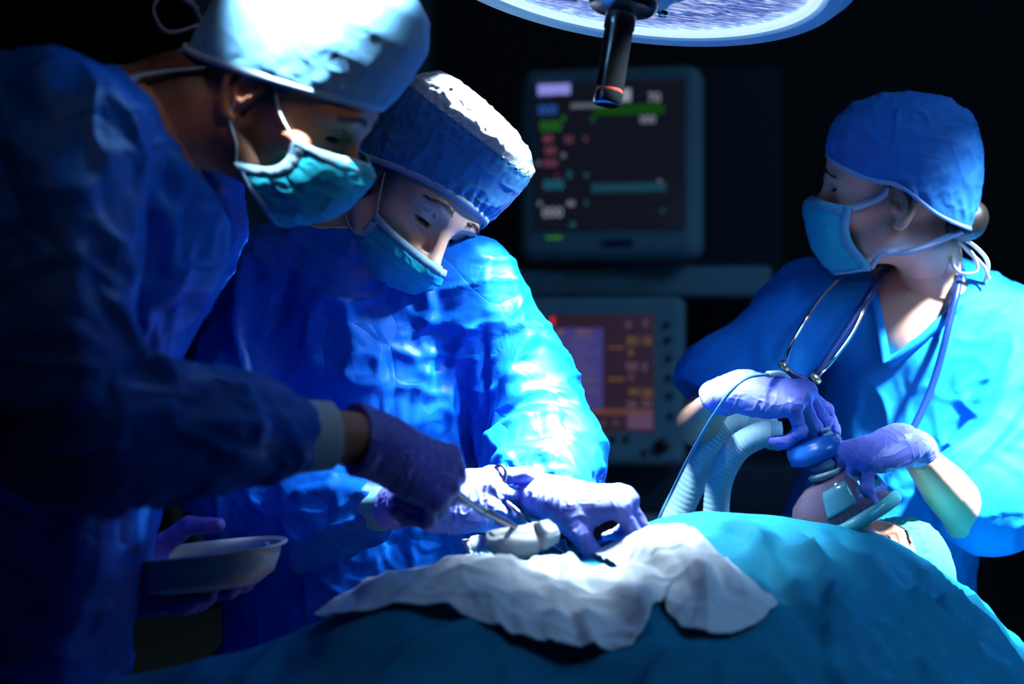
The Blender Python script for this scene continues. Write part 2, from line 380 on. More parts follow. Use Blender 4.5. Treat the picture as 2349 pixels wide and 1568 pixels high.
def face_parts(H, root, field, hair, lid, iris=(0.10, 0.05, 0.025), brow=1.0, seed=1, lash=1.0):
    rnd = random.Random(seed)
    for x in (-1, 1):
        b = MB(); c = H.w((x*.032, .0700, .018)); g = H.w((x*.032, .0700+.05, .018-.035))-c; g /= np.linalg.norm(g)
        prof = [(.0128*math.sin(a), .0128*math.cos(a)) for a in np.linspace(0, math.pi, 20)]
        b.lathe(prof, c, g, 28); e = b.build('eyeball', mat('eye_white', (.62, .62, .62), .15), root)
        b = MB(); prof = [(.0001, .0133), (.0030, .0132), (.0058, .0121)]
        b.lathe(prof, c, g, 24); b.build('iris', mat('iris', iris, .08, coat=1), e)
        b = MB(); b.lathe([(.0001, .0134), (.0024, .01335)], c, g, 16); b.build('pupil', mat('pupil', (.003, .003, .003), .1), e)
        b = MB()                                   # eyebrow hairs
        for k in range(150):
            t = k/149; px = x*(.012+.040*t); arc = .0425+.0055*math.sin(math.pi*min(1, t*1.15))-.003*t
            pz = arc+rnd.uniform(-.0032, .0030)*(1.1-.7*t); py = .1010-.9*max(0, abs(px)-.016)**1.25*1.55
            lo, hi = .04, .12
            for _ in range(14):
                mid = (lo+hi)/2
                if field.at(np.array([[px, mid, pz]]))[0] < 0: lo = mid
                else: hi = mid
            p = np.array([px, lo, pz]); dx = np.array([x*(.0035+.003*t), .0012-.003*t, .0032*(1-1.5*t)])
            b.tube(H.w([p-.0004, p+dx*.5+[0, .0008, 0], p+dx]), [.00032*brow, .00026*brow, .0001], 4)
        b.build('eyebrow', hair, root)
        b = MB()                                   # lashes along the upper lid's lower edge
        for k in range(26):
            t = k/25; a = (t-.5)*1.75; px = x*(.032+.0125*math.sin(a)); py = .0700+.0139*math.cos(a)+.0004; pz = .018+lid[0]+lid[1]*.6
            d = np.array([x*math.sin(a)*.004, .0062, -.0042])*lash
            b.tube(H.w([(px, py, pz), np.array([px, py, pz])+d*.55+[0, 0, -.0008], np.array([px, py, pz])+d]), [.00028, .0002, .00008], 4)
        b.build('eyelashes', mat('lash', (.006, .005, .005), .5), root)

def clearof(X, N, F, gap):
    for _ in range(3):
        D = F.at(X); X = X+N*np.clip(gap-D, 0, .012)[:, None]
    return X
def smooth_curve(keys, t):
    k = np.array(keys, float); i = np.linspace(0, 1, 200)
    y = np.interp(i, k[:, 0], k[:, 1])
    for _ in range(10): y[1:-1] = (y[:-2]+2*y[1:-1]+y[2:])/4
    return np.interp(t, i, y)
def cap_points(T, PH, c, a, b, zf, zb, apex, skeys, wkeys, shift=(0, 0), lift=0):
    """T 0 brim .. 1 apex, PH angle (0 = right, pi/2 = front)"""
    s = smooth_curve(skeys, T); w = smooth_curve(wkeys, T)
    bx = c[0]+a*np.cos(PH); by = c[1]+b*np.sin(PH); zz = zb+(zf-zb)*(by-(c[1]-b))/(2*b)+lift*np.exp(-((by+.012)/.036)**2)
    x = c[0]+(bx-c[0])*s+shift[0]*w; y = c[1]+(by-c[1])*s+shift[1]*w
    return np.stack([x, y, zz*(1-w)+apex*w], -1)
def cap(H, root, name, m, F=None, c=(0, -.004), a=.084, b=.106, zf=.062, zb=-.015, apex=.16, bulge=1.1, t0=0.0, t1=1.0, seed=0, amp=.004, seam=None,
        gather=.0, ng=40, nt=90, nph=280, shift=(0, 0), thick=.0008, skeys=None, lift=0):
    skeys = skeys or [(0, 1), (.1, 1+.5*(bulge-1)), (.3, bulge), (.5, bulge*.96), (.7, bulge*.80), (.88, bulge*.50), (1, 0)]
    wkeys = [(0, 0), (.1, .10), (.3, .36), (.5, .62), (.7, .84), (.88, .965), (1, 1)]
    t = np.linspace(t0, t1, nt); ph = np.linspace(0, 2*math.pi, nph, endpoint=False); T, PH = np.meshgrid(t, ph, indexing='ij')
    P = cap_points(T, PH, c, a, b, zf, zb, apex, skeys, wkeys, shift, lift)
    V = P.reshape(-1, 3); i = np.arange(nt-1)[:, None]*nph; k = np.arange(nph)[None]
    Q = np.stack([i+k, i+(k+1) % nph, i+nph+(k+1) % nph, i+nph+k], -1).reshape(-1, 4)
    N = normals(V, Q); cen = np.array([c[0], c[1], .05]); N *= np.sign(((V-cen)*N).sum(1))[:, None]
    fade = np.clip(T.ravel()/.09, 0, 1)**1.5
    d = folds(V, amp*.7, (19, 19, 11), seed)*fade
    g = gather*np.sin(ng*PH.ravel()+4*noise(V, 30, seed+3))*(.5+.5*noise(V, 18, seed+9))
    if seam is not None: d += g*np.exp(-((T.ravel()-seam)/.10)**2)*(np.clip(abs(T.ravel()-seam)/.012, .0, 1))
    d += gather*.7*np.sin(ng*.8*PH.ravel()+3*noise(V, 25, seed+5))*np.exp(-((T.ravel()-.12)/.06)**2)*np.clip(T.ravel()/.12, 0, 1)**2
    V = V+N*d[:, None]
    if F is not None: V = clearof(V, N, F, .0018)
    o = mesh(name, H.w(V), Q, m, root); solid(o, thick); return o
def cap_binding(H, root, m, F=None, c=(0, -.004), a=.084, b=.106, zf=.062, zb=-.015, wd=.0052, n=160, lift=0, **k):
    ph = np.linspace(0, 2*math.pi, n, endpoint=False); x = c[0]+a*np.cos(ph); y = c[1]+b*np.sin(ph)
    z = zb+(zf-zb)*(y-(c[1]-b))/(2*b)+lift*np.exp(-((y+.012)/.036)**2); o = np.stack([np.cos(ph)/a, np.sin(ph)/b], 1); o /= np.linalg.norm(o, axis=1)[:, None]
    if F is not None:
        g = np.zeros(n)
        for _ in range(4):
            D = F.at(np.stack([x+o[:, 0]*g, y+o[:, 1]*g, z+.002], 1)); g += np.clip(.0018-D, 0, .01)
        g = np.maximum.reduce([np.roll(g, j) for j in range(-4, 5)])
        for _ in range(8): g = (np.roll(g, 1)+2*g+np.roll(g, -1))/4
        x = x+o[:, 0]*g; y = y+o[:, 1]*g
    V = []
    for i in range(n):
        for dr, dz in ((-.0010, -.001), (.0012, -.0012), (.0020, wd*.5), (.0014, wd), (-.001, wd)): V.append((x[i]+o[i, 0]*dr, y[i]+o[i, 1]*dr, z[i]+dz))
    Q = [(i*5+j, i*5+(j+1) % 5, ((i+1) % n)*5+(j+1) % 5, ((i+1) % n)*5+j) for i in range(n) for j in range(5)]
    return mesh('cap_binding', H.w(V), Q, m, root)
def mask_pt(U, V, p):
    """face mask surface in head space, U -1..1 across (right positive), V 0 top..1 bottom"""
    kz = p.get('cz', [.004, -.020, -.055, -.085, -.108]); ky = p.get('cy', [.117, .134, .132, .121, .088])
    sz = p.get('sz', [.000, -.018, -.036, -.054, -.074]); sy = p.get('sy', [.038, .034, .032, .030, .026]); sx = p.get('sx', .066)
    g = np.linspace(0, 1, 5); f = lambda k: np.polyval(np.polyfit(g, k, 4), V)
    ang = U*math.pi/2; e = np.abs(U)
    ca = np.cos(ang)**p.get('pw', .80); x = sx*np.sin(ang)*(1+0*V)
    y = f(sy)+(f(ky)-f(sy))*ca; z = f(sz)+(f(kz)-f(sz))*np.cos(ang)**p.get('pz', .9)
    # the nose lifts the top edge
    y = y+.010*np.exp(-(U/.16)**2)*np.exp(-((V-.10)/.22)**2)
    # pinch at the sides where the loops gather the pleats
    return np.stack([x, y, z], -1)
def face_mask(H, root, m, mtrim, p, seed=3, F=None):
    nu, nv = 150, 90; U, V = np.meshgrid(np.linspace(-1, 1, nu), np.linspace(0, 1, nv), indexing='ij')
    P = mask_pt(U, V, p); i = np.arange(nu-1)[:, None]*nv; k = np.arange(nv-1)[None]
    Q = np.stack([i+k, i+nv+k, i+nv+k+1, i+k+1], -1).reshape(-1, 4); X = P.reshape(-1, 3); N = normals(X, Q)
    N *= np.sign((N*(X-np.array([0, .02, -.04]))).sum(1))[:, None]
    u, v = U.ravel(), V.ravel()
    pl = sum(-.0022*np.clip(((v-c)/.045), 0, 1)*np.exp(-np.maximum(v-c, 0)/.10) for c in (.30, .50, .70))*(.4+.6*np.abs(u))
    d = pl+folds(X, p.get('amp', .0022), (34, 34, 22), seed)+.0012*noise(X, (60, 60, 25), seed+5)
    d *= np.clip((1-np.abs(u))/.05, .15, 1)*np.clip(v/.12, .2, 1)
    X = X+N*d[:, None]
    if F is not None: X = clearof(X, N, F, .0022)
    o = mesh('face_cloth', H.w(X), Q, m, root); solid(o, .0010)
    G = X.reshape(nu, nv, 3)
    def strip(idx0, idx1, nm, off):
        A = G[idx0]; B = G[idx1]; A = A.reshape(-1, 3); B = B.reshape(-1, 3); n = len(A)
        nn = N.reshape(nu, nv, 3)[idx0].reshape(-1, 3)*off
        VV = np.concatenate([A+nn, B+nn]); q = [(i, i+1, n+i+1, n+i) for i in range(n-1)]
        s = mesh(nm, H.w(VV), q, mtrim, root); solid(s, .0009); return s
    strip((slice(None), 0), (slice(None), 12), 'top_binding', .0012)
    strip((slice(None), nv-1), (slice(None), nv-5), 'bottom_binding', .0012)
    strip((0, slice(None)), (5, slice(None)), 'side_binding', .0012); strip((nu-1, slice(None)), (nu-6, slice(None)), 'side_binding', .0012)
    return G
def hand(name, root, m, wrist, d, n, side, curls, spread=(.10, .02, -.05, -.14), thumb=((.030, .050, -.020), (.034, .074, -.034), (.028, .094, -.044)),
         scale=1.0, cuff=.055, cuff_dir=None, cuff_r=.030, h=.0015, seed=0, wr=.0009, flex=(1, 1, 1, 1)):
    """five-fingered gloved hand. d: wrist to knuckles, n: back of the hand, side: +1 left hand, -1 right hand.
    curls: per finger (mcp, pip, dip) in degrees; thumb: knuckle, joint and tip in hand space"""
    d = np.array(d, float); d /= np.linalg.norm(d); n = np.array(n, float); n -= d*(n@d); n /= np.linalg.norm(n); X = np.cross(d, n)*side
    R = np.stack([X, d, n], 1); F = Field(); O = np.array(wrist, float)
    mc = [(.028, .088, .000), (.0085, .093, .003), (-.0115, .087, .0015), (-.0300, .077, -.003)]
    L = [(.042, .026, .020), (.046, .030, .021), (.042, .028, .021), (.033, .021, .018)]
    base = [(.013, .015, 0), (.004, .014, .002), (-.006, .013, .001), (-.015, .014, -.001)]
    for q, c in zip(base, mc): F.chain([q, c], [.0155, .0120], .016)
    F.ball((-.004, .050, -.007), (.030, .036, .0125), .014)
    F.ball((.022, .036, -.012), (.0135, .026, .0125), .014); F.ball((-.024, .038, -.010), (.011, .028, .0115), .014)
    for f in range(4):
        p = np.array(mc[f], float); a = 0.0; pts = [p.copy()]; sp = spread[f]
        for seg, cu in zip(L[f], curls[f]):
            a += math.radians(cu); p = p+seg*np.array([math.sin(sp)*math.cos(a*.6), math.cos(a)*math.cos(sp), -math.sin(a)]); pts.append(p.copy())
        k = (1, 1.03, .98, .88)[f]
        for (A, B, ra, rb) in zip(pts[:-1], pts[1:], (.0102*k, .0094*k, .0084*k), (.0094*k, .0084*k, .0070*k)): F.chain([A, B], [ra, rb], .0030)
        F.ball(pts[1]+[0, 0, .0010], .0098*k, .004)
        F.ball(pts[0]+[0, 0, .0015], .0118*k, .008)
    T = [np.array((.016, .020, -.008))]+[np.array(t, float) for t in thumb]
    F.chain(T[:2], [.0165, .0125], .016); F.chain(T[1:3], [.0122, .0105], .004); F.chain(T[2:], [.0110, .0085], .003)
    cd = np.array((0, -1, 0.)) if cuff_dir is None else np.array(cuff_dir, float)@R; cd /= np.linalg.norm(cd)
    F.chain([(0, .012, 0), cd*cuff*.5+[0, 0, 0], cd*cuff], [.0270, cuff_r*.93, cuff_r], .020, flat=(0, 0, 1), ratio=.78)
    end = cd*(cuff+cuff_r*.75)
    Fc = Field(); F.ball(cd*(cuff+.03), (.05, .03, .05), .001, sub=True, M=np.stack([np.cross(cd, (0, 0, 1.)), cd, (0, 0, 1.)], 1))
    V, Q = F.surf(h/scale); V = relax(V, Q, 1, .5); N = normals(V, Q)
    Vw = V+.010*np.stack([noise(V, 40, seed+5), noise(V, 40, seed+6), noise(V, 40, seed+7)], 1)
    w = wr*(.35*noise(V, (60, 40, 60), seed)+.8*(1-np.minimum(1, np.abs(noise(Vw, (50, 110, 50), seed+2))*4.5))+.4*(1-np.minimum(1, np.abs(noise(Vw, (120, 50, 90), seed+3))*4))-.3)
    V = V+N*w[:, None]
    return mesh(name, (V*scale)@R.T+O, Q, m, root), R, O
def cloth_mesh(name, root, F, m, h=.006, amp=.010, s=(9, 9, 3.5), seed=0, creases=(), lo=None, hi=None, rel=1, extra=None, **pr):
    V, Q = F.surf(h, lo=lo, hi=hi); V = relax(V, Q, rel, .5); N = normals(V, Q); d = folds(V, amp, s, seed)
    for pts, w, hh in creases: d = d+crease(V, pts, w, hh)
    if extra is not None: d = d+extra(V, N)
    return mesh(name, V+N*d[:, None], Q, m, root, **pr)
def sleeve_field(pts, r, k=.03, n=24): return Field().chain(pts, r, k, n=n)
def ring_on(F, O, axis, r, lo=-.12, hi=.12, n=72):
    """where a tube of radius r round an axis leaves a body: the edge of a neckline"""
    A = np.array(axis, float); A /= np.linalg.norm(A); u = np.cross(A, [1, 0.3, 0.1]); u /= np.linalg.norm(u); w = np.cross(A, u); out = []
    for k in range(n):
        a = 2*math.pi*k/n; L = O+r*(u*math.cos(a)+w*math.sin(a)); t = np.linspace(hi, lo, 120); D = F.at(L+t[:, None]*A); i = np.argmax(D < 0)
        out.append(L+A*t[i])
    out = np.array(out)
    for _ in range(4): out = (np.roll(out, 1, 0)+out*2+np.roll(out, -1, 0))/4
    return out
def ribbon(name, P, wd, m, root=None, th=.0012, up=(0, 0, 1), **pr):
    P = np.asarray(P, float); T = np.gradient(P, axis=0); T /= np.linalg.norm(T, axis=1)[:, None]; up = np.broadcast_to(np.array(up, float), P.shape)
    S = up-T*(up*T).sum(1)[:, None]; S /= np.linalg.norm(S, axis=1)[:, None]+1e-9
    V = np.concatenate([P-S*wd/2, P+S*wd/2]); k = len(P)
    o = mesh(name, V, [(i, i+1, k+i+1, k+i) for i in range(k-1)], m, root, **pr); solid(o, th); return o
# ================================================================== materials of the place
M_GOWN = mat('gown_blue', (.002, .13, .66), .42, bump=.35, bscale=900, bdist=.0006, var=.10, vscale=5, spec=.38, crumple=.8, cscale=10, cdist=.020)
M_SCRUB = mat('scrub_blue', (.004, .21, .60), .75, bump=.3, bscale=700, bdist=.0005, var=.08, spec=.25, crumple=.3, cscale=8)
M_CAPB = mat('cap_blue', (.05, .27, .58), .7, bump=.5, bscale=420, bdist=.0006, var=.16, vscale=40, spec=.3, sheen=.1)
M_CAPL = mat('cap_pale_blue', (.16, .42, .70), .65, bump=.4, bscale=500, bdist=.0006, var=.12, vscale=30, spec=.3, sheen=.1)
M_BIND = mat('binding_white', (.42, .56, .74), .8, bump=.5, bscale=600, bdist=.0006)
M_NET = mat('net_white', (.72, .72, .74), .85, bump=.8, bscale=500, bdist=.001)
M_MASK = mat('mask_teal', (.018, .50, .66), .75, bump=.4, bscale=800, bdist=.0004, var=.08, spec=.3)
M_MASKW = mat('mask_edge', (.34, .58, .72), .8, bump=.4, bscale=800, bdist=.0005)
M_LOOP = mat('elastic_white', (.62, .72, .78), .7)
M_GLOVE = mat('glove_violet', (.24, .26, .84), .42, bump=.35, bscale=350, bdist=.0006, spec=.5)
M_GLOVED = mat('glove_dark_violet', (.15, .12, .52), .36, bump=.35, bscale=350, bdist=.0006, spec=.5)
M_CUFF = mat('knit_cuff', (.62, .74, .76), .9, bump=.9, bscale=1100, bdist=.0008)
M_SKIN = mat('skin_tan', (.52, .20, .115), .5, bump=.25, bscale=450, bdist=.0004, var=.14, vscale=30, sss=.12, tone=(.022, .014, .010))
M_SKINP = mat('skin_fair', (.85, .50, .38), .45, bump=.15, bscale=450, bdist=.0003, var=.08, vscale=30, sss=.12, tone=(.03, .02, .015))
M_SKINO = mat('skin_warm', (.72, .38, .26), .45, bump=.15, bscale=450, bdist=.0003, var=.08, vscale=30, sss=.12, tone=(.012, .009, .007))
M_HAIR = mat('hair_dark', (.012, .008, .006), .5)
M_DRAPE = mat('drape_teal', (.005, .22, .35), .8, bump=.5, bscale=900, bdist=.0005, var=.12, vscale=6, spec=.25, crumple=.7, cscale=8, cdist=.012)
M_CLOTH = mat('cloth_white', (.80, .82, .84), .9, bump=.6, bscale=380, bdist=.0008, var=.05, spec=.2, crumple=.5, cscale=22, cdist=.006)
M_GAUZE = mat('gauze_white', (.74, .74, .72), .95, bump=.9, bscale=900, bdist=.001)
M_STEEL = mat('instrument_steel', (.50, .52, .56), .22, 1.0)
M_STEELD = mat('pan_steel', (.42, .50, .54), .45, .35)
M_BLACK = mat('black_plastic', (.008, .008, .010), .28, coat=.3)
M_LAMP = mat('lamp_housing', (.35, .62, .80), .4)
M_HOSE = mat('hose_pale', (.42, .72, .84), .5, bump=.3)
M_CASE = mat('machine_case', (.22, .42, .48), .6)
M_DARK = mat('machine_dark', (.02, .03, .05), .6)
M_NAVY = mat('tube_navy', (.004, .02, .12), .3)
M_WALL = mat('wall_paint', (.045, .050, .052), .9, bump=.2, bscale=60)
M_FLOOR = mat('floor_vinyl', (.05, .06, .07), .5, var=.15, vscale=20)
M_CHROME = mat('chrome', (.75, .78, .8), .12, 1.0)
M_BRASS = mat('brass', (.7, .6, .35), .25, 1.0)

# ================================================================== the room
def slab(name, c, size, m, kind='structure', **pr):
    b = MB(); b.box(c, size); return b.build(name, m, None, False, kind=kind, **pr)
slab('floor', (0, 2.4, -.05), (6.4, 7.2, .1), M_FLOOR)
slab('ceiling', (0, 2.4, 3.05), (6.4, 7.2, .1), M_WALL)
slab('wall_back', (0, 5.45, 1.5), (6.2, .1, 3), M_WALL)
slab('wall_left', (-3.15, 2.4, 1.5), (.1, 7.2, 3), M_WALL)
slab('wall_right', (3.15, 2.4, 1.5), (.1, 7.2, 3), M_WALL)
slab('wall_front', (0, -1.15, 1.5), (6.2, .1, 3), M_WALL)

# ================================================================== overhead lamp
def build_lamp():
    ax = np.array((-.155, -.12, -.98)); ax /= np.linalg.norm(ax); C0 = W(1440, -66, 2.05)
    t = thing('surgical_lamp', C0, 'round ceiling-hung surgical lamp with frosted lens and black handle, at top edge', 'surgical lamp')
    lat = lambda prof, nm, m, par=t, n=96: MB_l(prof, nm, m, par, n)
    def MB_l(prof, nm, m, par, n):
        b = MB(); b.lathe(prof, C0, ax, n); o = b.build(nm, m, par); auto(o, 40); return o
    R = .228
    lat([(R+.004, -.012), (R+.014, .004), (R+.030, .006), (R+.046, -.010), (R+.052, -.034), (R+.040, -.070), (.20, -.105), (.10, -.125), (.0, -.13)], 'housing', M_LAMP)
    # lens glass that glows, ribbed like cut glass
    m = bpy.data.materials.new('lens_glow'); m.use_nodes = True; nt = m.node_tree; N = nt.nodes; L = nt.links; b = N['Principled BSDF']
    tc = N.new('ShaderNodeTexCoord'); mp = N.new('ShaderNodeMapping'); mp.inputs['Scale'].default_value = (26, 120, 60); mp.inputs['Rotation'].default_value = (0, 0, .25)
    n = N.new('ShaderNodeTexNoise'); n.inputs['Scale'].default_value = 1.6; n.inputs['Detail'].default_value = 6; n.inputs['Distortion'].default_value = 1.0
    cr = N.new('ShaderNodeValToRGB'); cr.color_ramp.elements[0].position = .38; cr.color_ramp.elements[0].color = (.015, .03, .22, 1)
    cr.color_ramp.elements[1].position = .68; cr.color_ramp.elements[1].color = (.75, .86, 1, 1); e = cr.color_ramp.elements.new(.50); e.color = (.14, .22, .60, 1)
    L.new(tc.outputs['Object'], mp.inputs[0]); L.new(mp.outputs[0], n.inputs['Vector']); L.new(n.outputs['Fac'], cr.inputs[0])
    L.new(cr.outputs[0], b.inputs['Emission Color']); b.inputs['Emission Strength'].default_value = .85
    b.inputs['Base Color'].default_value = (.1, .15, .3, 1); b.inputs['Roughness'].default_value = .2
    lat([(.0, -.010), (.10, -.007), (.18, -.006), (R+.004, -.008)], 'lens', m)
    lat([(R-.003, -.006), (R-.002, .001), (R+.003, .003), (R+.007, .002), (R+.007, -.006)], 'glowing_rim', mat('rim_glow', (.6, .8, 1), .3, emit=(.60, .82, 1), estr=1.0))
    lat([(.0, -.004), (.088, -.004), (.090, .006), (.084, .012), (.066, .014), (.064, .024), (.058, .029), (.0, .030)], 'hub_plate', M_LAMP)
    lat([(.0, .028), (.038, .028), (.0425, .032), (.0425, .040), (.038, .048), (.024, .053), (.0, .054)], 'handle_flange', M_BLACK)
    h = lat([(.0185, .050), (.0185, .072), (.0172, .074), (.0168, .140), (.0165, .147), (.0150, .148)], 'handle', M_BLACK)
    lat([(.0155, .147), (.0162, .149), (.0162, .151), (.0155, .152)], 'red_ring', mat('ring_red', (.7, .07, .03), .4), h)
    lat([(.015, .151), (.0170, .152), (.0172, .163), (.0160, .166), (.0125, .167), (.0120, .162), (.0, .162)], 'handle_tip', mat('tip_steel', (.10, .11, .13), .25, .9), h)
    # slot on the shaft
    u = np.cross(ax, (0, 1, 0)); u /= np.linalg.norm(u); w = np.cross(ax, u)
    for k, (su, sw) in enumerate(((.052, -.055), (-.060, -.045), (.02, .075), (-.05, .06))):
        q = C0+u*su+w*sw
        b = MB(); b.lathe([(.0, .012), (.0075, .012), (.0080, .024), (.0068, .030), (.0, .031)], q, ax, 24); b.build('hub_screw', M_CHROME, t)
    # side grip on the rim and the arm that carries the lamp
    b = MB(); b.tube(spline([C0+np.array((.27, .0, -.02)), C0+np.array((.33, -.01, .028)), C0+np.array((.40, -.01, .045)), C0+np.array((.36, .03, .10))], 20), .013, 14)
    b.build('side_grip', M_LAMP, t)
    b = MB(); q = C0-ax*.12; b.tube(spline([q, q+[0, .0, .12], q+[.0, .18, .20], q+[0, .5, .30]], 24), .028, 16); b.tube([q+[0, .5, .26], q+[0, .5, 1.08]], .035, 16)
    b.build('carrying_arm', M_LAMP, t)
    return C0, ax
LAMP_C, LAMP_AX = build_lamp()

# ================================================================== the table, the drape and the cloths on it
YR = lambda x: 2.02+.50*(x-.1)
_sil = [(-900, 1700), (-300, 1625), (180, 1575), (450, 1520), (600, 1478), (720, 1428), (900, 1338), (1080, 1298), (1300, 1288), (1380, 1262), (1440, 1215), (1500, 1190), (1600, 1172), (1750, 1180),
        (1900, 1195), (2000, 1216), (2080, 1258), (2180, 1325), (2250, 1372), (2300, 1440), (2349, 1490), (2480, 1560), (2800, 1640)]
_rx, _rz = [], []
for px, py in _sil:
    x = 0.
    for _ in range(20): d = YR(x); x = (px-1174.5)/FOC*d
    _rx.append(x); _rz.append(CAM_Z-(py-784)/FOC*YR(x))
def drape_z(x, y, wr=True):
    x = np.asarray(x, float); y = np.asarray(y, float); zr = np.interp(x, _rx, _rz)
    zr = (np.interp(x-.02, _rx, _rz)+zr*2+np.interp(x+.02, _rx, _rz))/4
    s = y-YR(x); near = np.clip(-s, 0, None); far = np.clip(s, 0, None)
    rt = np.clip((x-.42)/.25, 0, 1)                       # over the shoulder the cloth tents down towards the camera
    z = zr-.52*near**1.55*(1+.5*rt)-.9*far**1.35
    e = np.clip((near-.50)/.05, 0, None); z = z-.06*e**1.6
    z = np.minimum(z, zr)
    if wr:
        P = np.stack([x, y, np.zeros_like(x)], -1)
        a = .0125*(1+1.8*np.clip((x-.25)/.3, 0, 1)+.8*np.clip((-.05-x)/.3, 0, 1))
        z = z+folds(P, 1, (9, 5, 5), 21)*a*np.clip(near/.08, .15, 1)
    return z
def cr_add(P, a, b, w, h):
    ab = np.array(b, float)-np.array(a, float); q = P-np.array(a, float); t = np.clip((q@ab)/(ab@ab), 0, 1); d = np.linalg.norm(q-t[:, None]*ab, axis=1)
    return h*np.exp(-(d/w)**2)*np.sin(np.pi*np.clip(t*.9+.08, 0, 1))**.5
def pick(px, py, off=0.0):
    """the point of the draped surface that the camera sees at px, py"""
    d = np.linspace(2.5, 1.2, 900); P = np.stack([(px-1174.5)/FOC*d, d, CAM_Z-(py-784)/FOC*d], -1)
    z = drape_z(P[:, 0], P[:, 1], False)+off
    hit = P[:, 2] < z; hit &= d <= YR(P[:, 0])+.12
    hit = P[:, 2]-z; 
    # walk from the camera outwards
    P = P[::-1]; hit = (hit[::-1] < 0); i = np.argmax(hit) if hit.any() else int(np.argmin(np.abs(P[:, 1]-YR(P[:, 0]))))
    return P[i]
def build_drape():
    xs = np.arange(-.84, 1.02, .0065); ss = np.concatenate([np.arange(-.66, .0, .0065), np.arange(0, .14, .0065)])
    X, S = np.meshgrid(xs, ss, indexing='ij'); S = np.where(S > 0, S*np.clip((X+.12)/.2, .15, 1), S); Y = YR(X)+S; Z = drape_z(X, Y)
    P = np.stack([X.ravel(), Y.ravel()], 1); cz = np.zeros(len(P))
    q = lambda px, py: pick(px, py)[:2]
    for a, b, w, h in (((1700, 1215), (1870, 1420), .012, .006), ((1840, 1240), (1990, 1560), .014, .008), ((2060, 1300), (2110, 1560), .016, -.010), ((2120, 1340), (2280, 1568), .012, .010),
                       ((1640, 1230), (1760, 1200), .006, .003), ((1700, 1275), (1850, 1225), .008, .004), ((1760, 1300), (1900, 1500), .02, -.008), ((760, 1480), (1000, 1420), .012, .006),
                       ((900, 1520), (1150, 1450), .014, .008), ((1050, 1568), (1300, 1500), .015, -.008), ((1320, 1568), (1500, 1470), .014, .008), ((1500, 1540), (1620, 1480), .01, .006), ((2180, 1340), (2349, 1500), .008, .006)):
        cz += cr_add(P, q(*a), q(*b), w, h*2.1)
    Z = Z+cz.reshape(Z.shape)
    # front and back hems fall over the table edge
    top = np.stack([X, Y, Z], -1); near = top[:, 0].copy(); far = top[:, -1].copy(); R1 = []; R2 = []
    for k in range(1, 34):
        f = k/33; wv = .018*np.sin(near[:, 0]*34+3*noise(np.stack([near[:, 0], near[:, 0]*0, near[:, 0]*0], 1), 4))*f
        R1.append(np.stack([near[:, 0], near[:, 1]-.02*min(1, k/4)+wv, near[:, 2]-.42*f], -1))
        R2.append(np.stack([far[:, 0], far[:, 1]+.02*min(1, k/4)+wv*.5, far[:, 2]-.40*f], -1))
    G = np.concatenate([np.stack(R1[::-1], 1), top, np.stack(R2, 1)], 1); nx, ny = G.shape[:2]
    i = np.arange(nx-1)[:, None]*ny; k = np.arange(ny-1)[None]; Q = np.stack([i+k, i+ny+k, i+ny+k+1, i+k+1], -1).reshape(-1, 4)
    o = mesh('surgical_drape', G.reshape(-1, 3), Q, M_DRAPE, label='large teal surgical drape spread over the patient and table', category='drape'); solid(o, .002, -1)
build_drape()
def coons(B, T, Lf, Rt, n=80, m=60):
    """fill between four edge polylines: bottom and top run left to right, left and right run bottom to top"""
    B, T, Lf, Rt = spline(B, n), spline(T, n), spline(Lf, m), spline(Rt, m); u = np.linspace(0, 1, n)[:, None, None]; v = np.linspace(0, 1, m)[None, :, None]
    return (1-v)*B[:, None]+v*T[:, None]+(1-u)*Lf[None]+u*Rt[None]-((1-u)*(1-v)*B[0]+u*(1-v)*B[-1]+(1-u)*v*T[0]+u*v*T[-1])
def gridmesh(name, G, m, parent=None, th=.0015, off=0., **pr):
    nx, ny = G.shape[:2]; i = np.arange(nx-1)[:, None]*ny; k = np.arange(ny-1)[None]; Q = np.stack([i+k, i+ny+k, i+ny+k+1, i+k+1], -1).reshape(-1, 4)
    o = mesh(name, G.reshape(-1, 3), Q, m, parent, **pr); solid(o, th, off); return o
def lay_cloth(name, B, T, Lf, Rt, off, amp, seed, label, creases=(), bulge=.0):
    c = lambda L: [pick(*p, off) for p in L]
    G = coons(c(B), c(T), c(Lf), c(Rt), 150, 110); P = G[..., :2]
    u = np.linspace(0, 1, G.shape[0])[:, None]; v = np.linspace(0, 1, G.shape[1])[None]
    z = drape_z(P[..., 0], P[..., 1])+off+bulge*np.sin(np.pi*u)*np.sin(np.pi*v)
    flat = P.reshape(-1, 2); cz = np.zeros(len(flat))
    for a, b, w, h in creases: cz += cr_add(flat, pick(*a)[:2], pick(*b)[:2], w, h)
    z = z+cz.reshape(z.shape)+np.maximum(folds(np.stack([P[..., 0], P[..., 1], 0*z], -1), amp, (15, 12, 9), seed)+amp*.6, 0)
    G = np.concatenate([P, z[..., None]], -1)
    return gridmesh(name, G, M_CLOTH, None, .002, 1., label=label, category='surgical towel', group='white towels on the drape')
